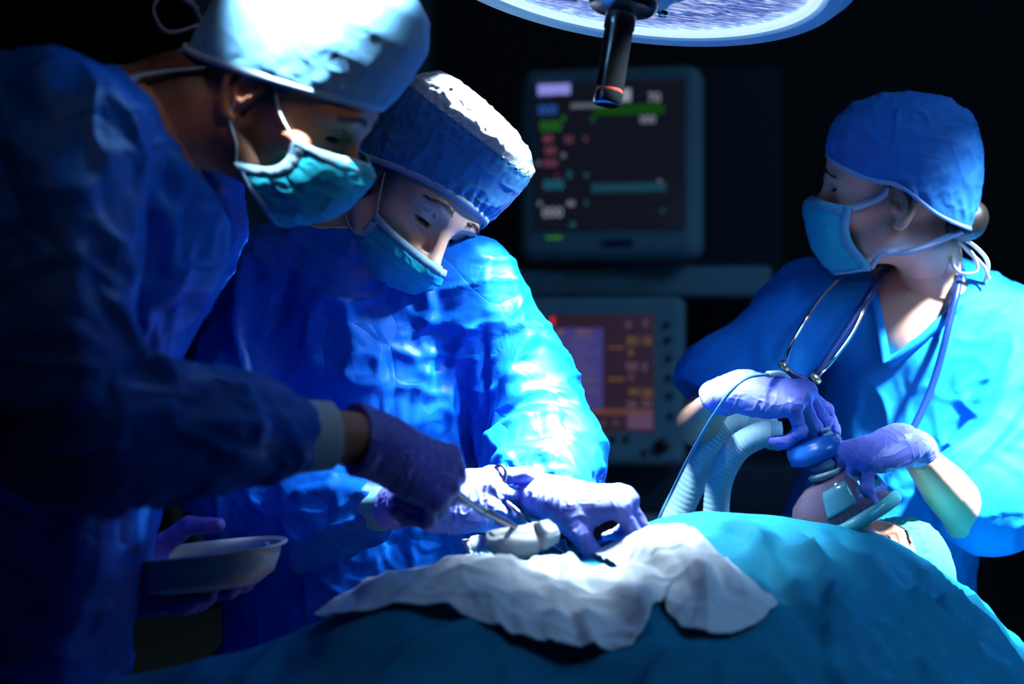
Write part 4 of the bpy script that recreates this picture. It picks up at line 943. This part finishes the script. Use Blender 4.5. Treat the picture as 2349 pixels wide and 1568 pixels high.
    b = MB(); b.tube(spline([W(1795, 835, 2.45), W(1820, 860, 2.445), W(1870, 878, 2.44)], 16), .0050, 12); b.build('fork', M_NAVY, s)
    for P in ([W(1798, 838, 2.45), W(1815, 790, 2.45), W(1850, 730, 2.47), W(1885, 680, 2.50), W(1925, 640, 2.52)], [W(1868, 868, 2.44), W(1905, 830, 2.44), W(1950, 770, 2.46), W(1978, 715, 2.48), W(1990, 690, 2.50)]):
        b = MB(); b.tube(spline(P, 30), .0032, 12); b.build('ear_tube', M_CHROME, s)
        b = MB(); b.tube(spline([P[-1], P[-1]+np.array([.01, .005, .018])], 6), .0055, 12); b.build('ear_tip', M_NAVY, s)
    for p in (W(1798, 840, 2.447), W(1870, 868, 2.437)):
        b = MB(); b.tube([p-np.array([.006, 0, -.006]), p+np.array([.006, 0, -.006])], .0052, 14); b.build('brass_fitting', M_BRASS, s)
    return H
H3 = build_right_nurse()
# ================================================================== the patient
def build_patient():
    # lies on the back; chin towards the left, crown towards the right, face up
    R = np.stack([(-.57, .80, .10), (.10, -.02, .99), (.80, .56, -.22)], 1)      # right, forward (face up), up (crown)
    u, _, v = np.linalg.svd(R); R = u@v
    if np.linalg.det(R) < 0: R[:, 0] *= -1
    H = Head((0, 0, 0), (0, 0, 0)); H.R = R; H.O = W(2036, 1232, 2.27)-R@np.array((-.032, .083, .018))
    t = thing('person', (.2, 1.98, .9), 'patient lying under the teal drape, green cap and one eye showing, head at right', 'person')
    neck = [H.w((0, -.03, -.05)), H.w((0, -.05, -.12)), H.w((0, -.055, -.20)), H.w((0, -.06, -.25))]
    F = head_field(H, neck, lid=(-.004, .0012)); V, Q, tone = head_mesh(H, F)
    Fb = Field(); c = lambda x, z, dy=0: np.array([x, YR(x)+dy, z])
    Fb.chain([c(.40, .97, .0), c(.22, .99), c(-.05, .97), c(-.22, .925)], [.065, .085, .075, .055], .05, flat=(-.42, .9, 0), ratio=1.4, n=12)
    Fb.chain([c(-.22, .925, -.07), c(-.40, .905, -.12), c(-.66, .895, -.15)], [.05, .028, .022], .03).chain([c(-.22, .925, .0), c(-.40, .905, -.02), c(-.66, .895, -.04)], [.05, .028, .022], .03)
    Fb.chain([neck[2], c(.40, .97)], [.055, .06], .03)
    V2, Q2 = Fb.surf(.008); mesh('body', np.concatenate([V, V2]), np.concatenate([Q, Q2+len(V)]), mat('skin_brown', (.42, .18, .11), .5, bump=.15, bscale=450, bdist=.0003, var=.1, vscale=30, sss=.12, tone=(.012, .009, .007)), t, tone=np.concatenate([tone*0, np.zeros(len(V2))]))
    face_parts(H, t, F, M_HAIR, (-.004, .0012), seed=6)
    cp = dict(c=(0, -.010), a=.084, b=.108, zf=.062, zb=-.03)
    mg = mat('cap_green', (.03, .27, .26), .85, bump=.9, bscale=240, bdist=.0015, var=.3, vscale=120)
    cap(H, t, 'cap', mg, **cp, apex=.150, seed=51, amp=.004, gather=.003, ng=60, skeys=[(0, 1.0), (.1, 1.06), (.3, 1.13), (.5, 1.08), (.7, .88), (.88, .55), (1, 0)])
    cap_binding(H, t, mg, **cp, wd=.006)
    # elastic band of the mask round the brow
    ph = np.linspace(-.5, math.pi+.5, 50); ribbon('head_band', H.w([(.082*math.cos(a), -.004+.104*math.sin(a), .052-.03*(1-math.sin(a))) for a in ph]), .012, mat('band_teal', (.10, .42, .46), .7), t, up=tuple(H.R[:, 2]), th=.002)
    return H
HP = build_patient()
def clear(name, col, rough=.08, w=.75): return mat(name, col, rough, trans=w, ior=1.25)
def build_breathing_mask():
    # cushion seals on the face, dome rises to the connector
    O = W(1932, 1190, 2.235); ax = W(1888, 1062, 2.235)-O; ax /= np.linalg.norm(ax); sd = np.array([.80, -.10, .0]); sd -= ax*(sd@ax); sd /= np.linalg.norm(sd); w = np.cross(ax, sd)
    t = thing('breathing_mask', O, 'clear purple-tinted breathing mask with a blue-green cushion over the patient\'s face', 'breathing mask')
    n = 80; ph = np.linspace(0, 2*math.pi, n, endpoint=False); prof = [(1.0, .000), (.985, .012), (.93, .026), (.82, .042), (.66, .050), (.46, .057), (.30, .060), (.25, .063), (.245, .072)]
    V = []
    for r, h in prof:
        for a in ph:
            k = 1+.10*math.cos(2*a)*(r > .4); V.append(O+ax*(h+.012*math.cos(a)*r)+(sd*math.cos(a)*.062*k+w*math.sin(a)*.048)*r)
    m = len(prof); Q = [(i*n+j, i*n+(j+1) % n, (i+1)*n+(j+1) % n, (i+1)*n+j) for i in range(m-1) for j in range(n)]
    o = mesh('dome', V, Q, clear('dome_purple', (.80, .62, .86), .10, .85), t); solid(o, .0020)
    # smoky windows moulded in the dome
    for a0, a1, h0, h1 in ((-1.9, -1.15, .016, .048), (-.95, -.30, .020, .050)):
        U, Vv = np.meshgrid(np.linspace(a0, a1, 14), np.linspace(h0, h1, 10), indexing='ij'); rr = np.interp(Vv, [p[1] for p in prof], [p[0] for p in prof])
        A = U-.0; P = O+ax*(Vv+.012*np.cos(A)*rr)[..., None]+(sd*(np.cos(A)*.0625*(1+.10*np.cos(2*A)))[..., None]+w*(np.sin(A)*.0485)[..., None])*(rr+.025)[..., None]
        gridmesh('window', P, mat('window_teal', (.08, .30, .38), .12, coat=1), o, .0012)
    P = np.array([O+ax*(-.006+.012*math.cos(a))+sd*math.cos(a)*.066*(1+.10*math.cos(2*a))+w*math.sin(a)*.052 for a in np.linspace(0, 2*math.pi, 81)])
    b = MB(); b.tube(P, .0095, 18, False); b.build('cushion', clear('cushion_teal', (.12, .62, .66), .2, .35), t)
    b = MB(); T = O+ax*.060
    b.lathe([(.0165, 0), (.0165, .010), (.0185, .011), (.0185, .016), (.0160, .017), (.0150, .026), (.0125, .027)], T, ax, 32); o = b.build('connector', clear('connector_clear', (.30, .55, .85), .1, .6), t); solid(o, .0015)
    b = MB(); b.lathe([(.0235, -.004), (.0260, 0), (.0235, .004), (.0210, 0), (.0235, -.004)], T+ax*.004, ax, 36); b.build('hook_ring', clear('ring_clear', (.5, .75, .85), .1, .6), t)
    # filter disc
    ft = W(1870, 1032, 2.25); ax2 = W(1853, 985, 2.250)-ft; ax2 /= np.linalg.norm(ax2)
    f = thing('breathing_filter', ft, 'round blue breathing filter disc between the hose connector and the mask', 'breathing filter')
    b = MB(); b.lathe([(.012, -.017), (.030, -.014), (.0360, -.011), (.0378, -.009), (.0378, .006), (.0360, .0065), (.0355, .011), (.030, .014), (.012, .017)], ft, ax2, 56); b.build('disc', mat('filter_blue', (.02, .18, .72), .25, trans=.25), f)
    b = MB(); b.lathe([(.0125, -.045), (.0125, -.015)], ft, ax2, 28); o = b.build('outlet', clear('outlet_clear', (.25, .5, .95), .1, .5), f); solid(o, .0015)
    b = MB(); b.lathe([(.0125, .014), (.0125, .045), (.0145, .047), (.0145, .062), (.0130, .063)], ft, ax2, 28); o = b.build('inlet', clear('inlet_blue', (.10, .35, .85), .12, .4), f); solid(o, .0015)
    p = ft+np.array([.016, -.012, .017]); b = MB(); b.lathe([(.0, 0), (.0055, .0), (.0055, .003), (.0068, .0035), (.0068, .0065), (.0055, .007), (.0055, .0095), (.0068, .010), (.0068, .0135), (.0, .014)], p, ax2, 24); b.build('sampling_port', M_LOOP, f)
    # elbow and hoses
    e = thing('hose_connector', W(1835, 930, 2.34), 'clear elbow connector gripped by the gloved fingers above the blue filter', 'hose connector')
    b = MB(); b.tube(spline([W(1851, 968, 2.285), W(1843, 935, 2.300), W(1832, 905, 2.320)], 14), .0125, 20); b.build('elbow', clear('elbow_clear', (.35, .6, .9), .12, .5), e)
    b = MB(); b.tube([W(1828, 915, 2.325), W(1822, 895, 2.325)], .0085, 16); b.build('collar', M_LOOP, e)
    b = MB(); b.tube(spline([W(1826, 900, 2.322), W(1815, 878, 2.32), W(1792, 858, 2.28), W(1762, 858, 2.235)], 20), .0045, 12); b.build('gas_line', M_LOOP, e)
    for P, r, lab in (((W(1760, 985, 2.40), W(1718, 962, 2.42), W(1665, 985, 2.44), W(1612, 1060, 2.46), W(1568, 1150, 2.48), W(1520, 1260, 2.50), W(1470, 1400, 2.56)), .0205, 'outer of two pale blue breathing hoses, curving down at left'),
                      ((W(1790, 1000, 2.38), W(1745, 998, 2.38), W(1690, 1030, 2.39), W(1652, 1100, 2.40), W(1642, 1190, 2.41), W(1640, 1290, 2.44), W(1630, 1400, 2.50)), .0185, 'inner of two pale blue breathing hoses, nearer the gloved hands')):
        S = spline(P, 150); rr = r*(1+.022*np.sin(np.arange(150)*2*math.pi/3.0)); s = thing('breathing_hose', P[0], lab, 'breathing hose', 'breathing hoses')
        b = MB(); b.tube(S, rr, 24); b.build('hose', M_HOSE, s)
        b = MB(); b.tube(S[:16], r*1.12, 24); b.build('end_cuff', clear('cuff_blue', (.25, .50, .70), .3, .2), s)
    b = MB(); b.tube(spline([W(1762, 858, 2.235), W(1715, 866, 2.205), W(1675, 898, 2.20), W(1632, 960, 2.24), W(1585, 1040, 2.34), (W(1545, 1120, 2.40)), W(1512, 1190, 2.42), W(1480, 1300, 2.46)], 60), .0022, 8)
    b.build('sampling_line', mat('line_blue', (.10, .30, .60), .3), None, label='thin blue gas sampling line looping over the gloved hand down to the drape', category='tube')
build_breathing_mask()

# ================================================================== instruments, gauze and dish
def build_instruments():
    t = thing('forceps', W(1210, 1222, 1.93), 'long steel forceps in the dark glove of the left surgeon, gripping the gauze', 'forceps')
    tip = W(1208, 1222, 1.94); piv = W(1112, 1172, 1.90)
    for a, b_ in ((W(1040, 1122, 1.865), -1), (W(1025, 1140, 1.88), 1)):
        b = MB(); off = np.array([0, .0015*b_, .0012*b_]); P = spline([a, a*.35+piv*.65+off, piv+off, piv*.5+tip*.5+off*.8, tip], 30)
        b.tube(P, np.interp(np.linspace(0, 1, 30), [0, .5, .8, 1], [.0030, .0034, .0026, .0010]), 12); b.build('blade', M_STEEL, t)
    b = MB(); ax = np.array([.3, -.9, .3]); b.lathe([(.0, .0052), (.0034, .0052), (.0042, .004), (.0042, -.004), (.0, -.004)], piv, ax, 20); b.build('joint', M_STEEL, t)
    for k in (-1, 1):
        c = W(1000, 1112+k*22, 1.865+.012*k); b = MB(); P = [c+np.array([.013*math.cos(a)*1.2, .004*math.sin(a), .011*math.sin(a)]) for a in np.linspace(0, 2*math.pi, 25)]; b.tube(P, .0022, 10, False); b.build('finger_ring', M_STEEL, t)
    t = thing('clamp', W(1200, 1190, 2.03), 'ring-handled steel clamp held by the middle surgeon, its tip reaching the wound', 'clamp')
    tip = W(1300, 1273, 2.015); piv = W(1238, 1222, 2.03)
    for k, c in ((-1, W(1140, 1098, 2.045)), (1, W(1122, 1128, 2.075))):
        b = MB(); off = np.array([0, .0016*k, 0]); s0 = c+np.array([-.002, 0, -.0165]); P = spline([s0, s0*.5+piv*.5+off+[0, 0, -.002*k], piv+off, piv*.5+tip*.5+off, tip], 30)
        b.tube(P, np.interp(np.linspace(0, 1, 30), [0, .6, .85, 1], [.0025, .0032, .0024, .0011]), 12); b.build('blade', M_STEEL, t)
        b = MB(); P = [c+np.array([.0095*math.cos(a)+.004*math.sin(a), -.004*math.cos(a), .016*math.sin(a)]) for a in np.linspace(0, 2*math.pi, 29)]; b.tube(P, .0022, 10, False); b.build('finger_ring', M_STEEL, t)
    b = MB(); b.lathe([(.0, .005), (.0034, .005), (.0040, .004), (.0040, -.004), (.0, -.004)], piv, (.2, -.9, .3), 20); b.build('joint', M_STEEL, t)
    # gauze held by the forceps
    tp = [(1118, 1220, 1.935), (1160, 1212, 1.93), (1205, 1205, 1.935), (1255, 1190, 1.95)]; bt = [(1132, 1275, 1.925), (1160, 1283, 1.93), (1205, 1276, 1.93), (1278, 1243, 1.955)]
    G = coons([W(*p) for p in bt], [W(*p) for p in tp], [W(1132, 1275, 1.925), W(1116, 1250, 1.93), W(1118, 1220, 1.935)], [W(1278, 1243, 1.955), W(1280, 1215, 1.955), W(1255, 1190, 1.95)], 70, 60)
    u = np.linspace(0, 1, 70)[:, None]; v = np.linspace(0, 1, 60)[None]; G[..., 1] += -.014*np.sin(np.pi*v)*np.sin(np.pi*u)+.012*np.exp(-((u-.78)/.05)**2)*v-.006*np.exp(-((u-.88)/.05)**2); G[..., 1] += folds(G, .0014, (30, 30, 30), 8)
    gridmesh('held_gauze', G, M_GAUZE, None, .004, 0, label='square white gauze pinched in the tips of the long forceps', category='gauze')
    G2 = G.copy(); 
    # dish
    c = W(470, 1262, 1.955); t = thing('dish', c, 'pale metal dish held low in the dark gloved hand at lower left', 'dish')
    n = 90; ph = np.linspace(0, 2*math.pi, n, endpoint=False); tilt = np.array([[1, 0, .0], [0, 1, 0], [.105, .03, 1.]]); V = []
    prof = [(1.06, .001), (1.0, .000), (.975, -.012), (.90, -.030), (.74, -.040), (.4, -.043), (.0, -.044)]
    for r, h in prof:
        for a in ph:
            x = .087*r*math.copysign(abs(math.cos(a))**.85, math.cos(a)); y = .055*r*math.copysign(abs(math.sin(a))**.85, math.sin(a)); V.append(c+tilt@np.array([x, y, h]))
    m = len(prof); o = mesh('basin', V, [(i*n+j, i*n+(j+1) % n, (i+1)*n+(j+1) % n, (i+1)*n+j) for i in range(m-1) for j in range(n)], M_STEELD, t); solid(o, .0016)
    P = np.array(V[:n]+V[:1]); b = MB(); b.tube(P, .0020, 10, False); b.build('rolled_rim', M_STEELD, t)
build_instruments()

# ================================================================== machines in the background
def text(name, s, loc, size, m, parent, R):
    c = bpy.data.curves.new(name, 'FONT'); c.body = s; c.size = size; c.extrude = .0004; c.materials.append(m); o = bpy.data.objects.new(name, c); COL.objects.link(o)
    Mx = Matrix.Identity(4); A = np.array(R)
    for i in range(3):
        for j in range(3): Mx[i][j] = float(A[i, j])
        Mx[i][3] = float(loc[i])
    r = parent
    while r.parent: r = r.parent
    o.parent = parent; o.matrix_basis = Mx
    if parent.type == 'EMPTY': o.matrix_parent_inverse = Matrix.Translation(-parent.location)
    return o
def em(name, col, s): return mat('glow_'+name, (.01, .01, .01), .5, emit=col, estr=s)
def yaw(a): c, s = math.cos(a), math.sin(a); return np.array([[c, -s, 0], [s, c, 0], [0, 0, 1]])
def build_machines():
    D = 3.95; Rz = yaw(math.radians(-12)); R = np.stack([Rz[:, 0], (0, 0, 1), -Rz[:, 1]*-1*-1], 1)      # text frame: x along the screen, y up, z towards the viewer
    c = W(1402, 380, D); t = thing('patient_monitor', c-np.array([0, 0, .23]), 'upper grey patient monitor with green, pink and white readings on a dark screen', 'monitor')
    w, h = .425, .445
    def P(px, py, out=.0):            # screen point seen at px, py, on the tilted front plane
        u = (px-1402)/FOC*D; z = -(py-380)/FOC*D; return c+Rz[:, 0]*u*1.02+np.array([0, 0, z])-Rz[:, 1]*(.062+out)
    b = MB(); b.box(c, (w, .10, h), Rz); o = b.build('case', M_CASE, t, False); bevel(o, .035, 6)
    b = MB(); b.box(c+Rz[:, 1]*.10, (w*.7, .14, h*.8), Rz); o = b.build('back_housing', M_DARK, t, False); bevel(o, .02, 3)
    b = MB(); b.box(P(1408, 362, -.008), (.345, .012, .335), Rz); s = b.build('screen', mat('screen_dark', (.004, .005, .012), .15, emit=(.05, .06, .12), estr=.10), t, False); bevel(s, .004)
    Wh, Gr, Pk, Bl, Cy, Pu = em('white', (.55, .60, .75), .45), em('green', (.05, .55, .02), .30), em('pink', (.60, .16, .28), .35), em('blue', (.03, .20, .80), .55), em('cyan', (.03, .32, .50), .45), em('lilac', (.30, .30, .90), .8)
    def bar(x0, y0, x1, y1, th, m, nm='trace'):
        a, q = P(x0, y0), P(x1, y1); bb = MB(); bb.tube([a, q], th/2, 4, True); return bb.build(nm, m, s, False)
    def label(px, py, st, m, size=.020): text('reading', st, P(px, py), size, m, s, R)
    def block(x0, y0, x1, y1, m, nm='readout_bar'):
        bb = MB(); a = P((x0+x1)/2, (y0+y1)/2); bb.box(a, (abs(x1-x0)/FOC*D, .002, abs(y1-y0)/FOC*D), Rz); return bb.build(nm, m, s, False)
    block(1245, 198, 1320, 222, Pu); block(1418, 214, 1455, 242, Wh); block(1320, 244, 1400, 254, em('greyblue', (.3, .4, .5), .3))
    block(1372, 250, 1530, 272, em('dim_green', (.02, .22, .01), .22)); block(1365, 426, 1535, 446, em('dim_cyan', (.02, .12, .20), .35))
    for a in ((1244, 226, '12:40', Bl, .016), (1246, 266, '000', Bl, .030), (1250, 304, '000', Gr, .034), (1300, 282, '6', Gr, .020), (1366, 285, '0', Gr, .016), (1492, 245, '70', Wh, .030), (1475, 292, '000', Wh, .024),
              (1258, 330, '85', Pk, .024), (1305, 332, '52', Pk, .022), (1350, 330, '0', Pk, .016), (1262, 358, '00', Pk, .026), (1300, 366, '0', Wh, .016), (1258, 385, '000', Pk, .022), (1244, 382, '0', Wh, .014), (1286, 410, '0', em('red', (.5, .02, .02), .4), .014),
              (1312, 412, '0', Cy, .022), (1352, 412, '0', Cy, .016), (1258, 437, '000', Cy, .032), (1515, 430, '0', Wh, .016), (1246, 474, '0', Wh, .016), (1312, 476, '00', Wh, .018), (1352, 474, '0', Cy, .014), (1256, 500, '000', Wh, .032), (1522, 494, '0', Cy, .012), (1318, 522, '00', Cy, .014)): label(*a)
    text('power_light', '---', P(1262, 555, -.008), .040, em('lime', (.15, .60, .0), .45), t, R)
    b = MB(); b.box(P(1425, 560, -.010), (.07, .004, .014), Rz); b.build('maker_plate', mat('plate_blue', (.01, .04, .14), .4), t, False)
    # anaesthesia machine: shelf, lower screen unit, drawers
    t = thing('anaesthesia_machine', (.45, 4.15, 0), 'dark anaesthesia machine with a shelf and a purple lit lower screen', 'anaesthesia machine')
    R0 = yaw(math.radians(-5)); b = MB(); a0, a1 = W(1200, 640, 3.95), W(1765, 655, 4.1); m0 = (a0+a1)/2; b.box(m0+np.array([0, .18, 0]), (.60, .44, .072), R0); bevel(b.build('shelf', M_CASE, t, False), .012, 3)
    for k in range(6):
        q = W(1305+k*15, 632, 3.93)+np.array([0, -.032, 0]); b = MB(); b.box(q, (.011, .003, .012), R0); b.build('shelf_mark', mat('mark_green', (.01, .12, .10), .5), t, False)
    b = MB(); b.box((.44, 4.36, 1.55), (.50, .06, 1.00)); bevel(b.build('back_column', M_DARK, t, False), .01)
    c2 = W(1385, 873, 3.85); Rl = yaw(math.radians(-9)); R2 = np.stack([Rl[:, 0], (0, 0, 1), -Rl[:, 1]], 1)
    def P2(px, py, out=0.): return c2+Rl[:, 0]*((px-1385)/FOC*3.85*1.02)+np.array([0, 0, -(py-873)/FOC*3.85])-Rl[:, 1]*(.052+out)
    b = MB(); b.box(c2, (.365, .10, .375), Rl); o = b.build('screen_unit', M_CASE, t, False); bevel(o, .020, 4)
    b = MB(); b.box(P2(1388, 855, -.006), (.232, .010, .262), Rl); s2 = b.build('lower_screen', mat('screen_violet', (.01, .008, .012), .2, emit=(.10, .05, .09), estr=.22), t, False)
    def blk(x0, y0, x1, y1, m): bb = MB(); bb.box(P2((x0+x1)/2, (y0+y1)/2), (abs(x1-x0)/FOC*3.85, .002, abs(y1-y0)/FOC*3.85), Rl); return bb.build('readout_bar', m, s2, False)
    Vi, Or, Rs, Ls = em('violet', (.10, .09, .42), .42), em('amber', (.55, .30, .06), .30), em('rose', (.45, .22, .30), .34), em('lav', (.25, .20, .42), .4)
    blk(1280, 752, 1390, 935, Vi); blk(1272, 728, 1280, 745, em('red2', (.8, .02, .03), .9)); blk(1345, 935, 1500, 948, em('brick', (.30, .12, .08), .35)); blk(1442, 938, 1500, 980, em('mauve', (.22, .12, .26), .4))
    for k in range(9): blk(1312, 775+k*15, 1312+(60, 44, 62, 40, 58, 66, 50, 40, 30)[k], 780+k*15, Ls)
    for x0, y0, x1, y1, m in ((1328, 757, 1362, 768, Or), (1285, 757, 1302, 768, Or), (1345, 866, 1375, 872, Or), (1350, 890, 1378, 896, Or), (1400, 866, 1436, 870, Or), (1400, 795, 1436, 798, Or)): blk(x0, y0, x1, y1, m)
    for px, py, st, m, sz in ((1440, 752, '0', Rs, .022), (1478, 748, '0', Rs, .022), (1442, 790, '85', Or, .026), (1470, 790, '18', Or, .026), (1444, 815, '6', Or, .026), (1440, 848, '00', Rs, .026), (1475, 848, '0', Rs, .024), (1446, 870, '0', Rs, .02), (1444, 905, '44', Or, .026), (1472, 908, '38', Or, .026), (1442, 932, '00', Rs, .022), (1475, 930, '00', Rs, .022),
                              (1356, 972, '0', Rs, .018), (1384, 974, '0', Rs, .018), (1412, 972, '0', Rs, .018), (1446, 976, '0', Rs, .018), (1480, 974, '0', Rs, .018)): text('reading', st, P2(px, py), sz, m, s2, R2)
    for px, py in ((1382, 1004), (1410, 1004), (1440, 1004), (1398, 1034), (1480, 1034), (1530, 745), (1532, 780), (1534, 820), (1534, 865), (1536, 905), (1538, 950)):
        b = MB(); b.lathe([(.0, .006), (.0065, .006), (.0075, .0), (.0075, -.004)], P2(px, py, -.002), -Rl[:, 1], 20); b.build('button', M_DARK, t)
    b = MB(); b.lathe([(.0, .022), (.012, .022), (.0155, .018), (.0165, .0), (.0165, -.004)], P2(1520, 1016, -.002), -Rl[:, 1], 32); b.build('dial', M_BLACK, t)
    b = MB(); b.box((.36, 4.14, .70), (.72, .44, .74), R0); bevel(b.build('cabinet', mat('cabinet_navy', (.03, .05, .08), .6), t, False), .012)
    for k in range(3): b = MB(); b.box((.345, 3.905, .50+k*.20), (.64, .02, .17), R0); o = b.build('drawer', M_DARK, t, False); bevel(o, .006); b = MB(); b.box((.345, 3.885, .55+k*.20), (.22, .014, .014), R0); b.build('drawer_handle', M_STEELD, o, False)
    b = MB(); b.box((.36, 4.16, .20), (.78, .50, .10), R0); bevel(b.build('plinth', M_DARK, t, False), .01)
    for x in (.05, .67):
        for y in (3.97, 4.33):
            b = MB(); b.lathe([(.0, -.018), (.060, -.018), (.062, -.010), (.062, .010), (.060, .018), (.0, .018)], (x, y, .063), (1, 0, 0), 28); b.build('caster', M_BLACK, t)
            b = MB(); b.box((x, y, .14), (.03, .05, .04)); b.build('caster_fork', M_STEELD, t, False)
    # tall cabinet whose edge shows between the surgeons' heads
    t = thing('equipment_cabinet', (-.60, 4.7, 0), 'tall dim grey-green cabinet behind the two surgeons\' heads', 'cabinet')
    mc = mat('cabinet_teal', (.12, .20, .23), .7); x1 = W(975, 300, 4.4)[0]
    b = MB(); b.box((x1-.30, 4.65, 1.25), (.60, .5, 2.5)); bevel(b.build('carcass', mc, t, False), .01)
    for k in (-1, 1):
        b = MB(); b.box((x1-.30+k*.148, 4.392, 1.25), (.285, .02, 2.4)); o = b.build('door', mc, t, False); bevel(o, .004); b = MB(); b.box((x1-.30+k*.03, 4.372, 1.3), (.012, .02, .16)); b.build('handle', M_STEELD, o, False)
    # stand and hose low at the left between the gowns
    t = thing('equipment_trolley', (-.85, 3.3, 0), 'dark olive trolley with a hanging hose at lower left between the gowns', 'trolley')
    mo = mat('trolley_olive', (.035, .037, .026), .7)
    b = MB(); b.box((-.68, 3.45, .50), (.36, .40, .72)); bevel(b.build('box_body', mo, t, False), .02)
    b = MB(); b.box((-.68, 3.45, .88), (.42, .46, .03)); bevel(b.build('tray', mo, t, False), .01)
    b = MB(); b.tube(spline([W(360, 1100, 3.2), W(395, 1170, 3.2), W(390, 1260, 3.2), W(300, 1360, 3.2), W(262, 1450, 3.2), W(290, 1620, 3.2)], 40), .020, 14); b.build('hose', mo, t)
    for x in (-.83, -.53):
        for y in (3.3, 3.6): b = MB(); b.lathe([(.0, -.015), (.045, -.015), (.045, .015), (.0, .015)], (x, y, .047), (1, 0, 0), 24); b.build('caster', M_BLACK, t); b = MB(); b.box((x, y, .12), (.03, .03, .05)); b.build('caster_stem', M_STEELD, t, False)
build_machines()

bpy.context.view_layer.update()
for o in [o for o in bpy.data.objects if o.type == 'FONT']: text_to_mesh(o)
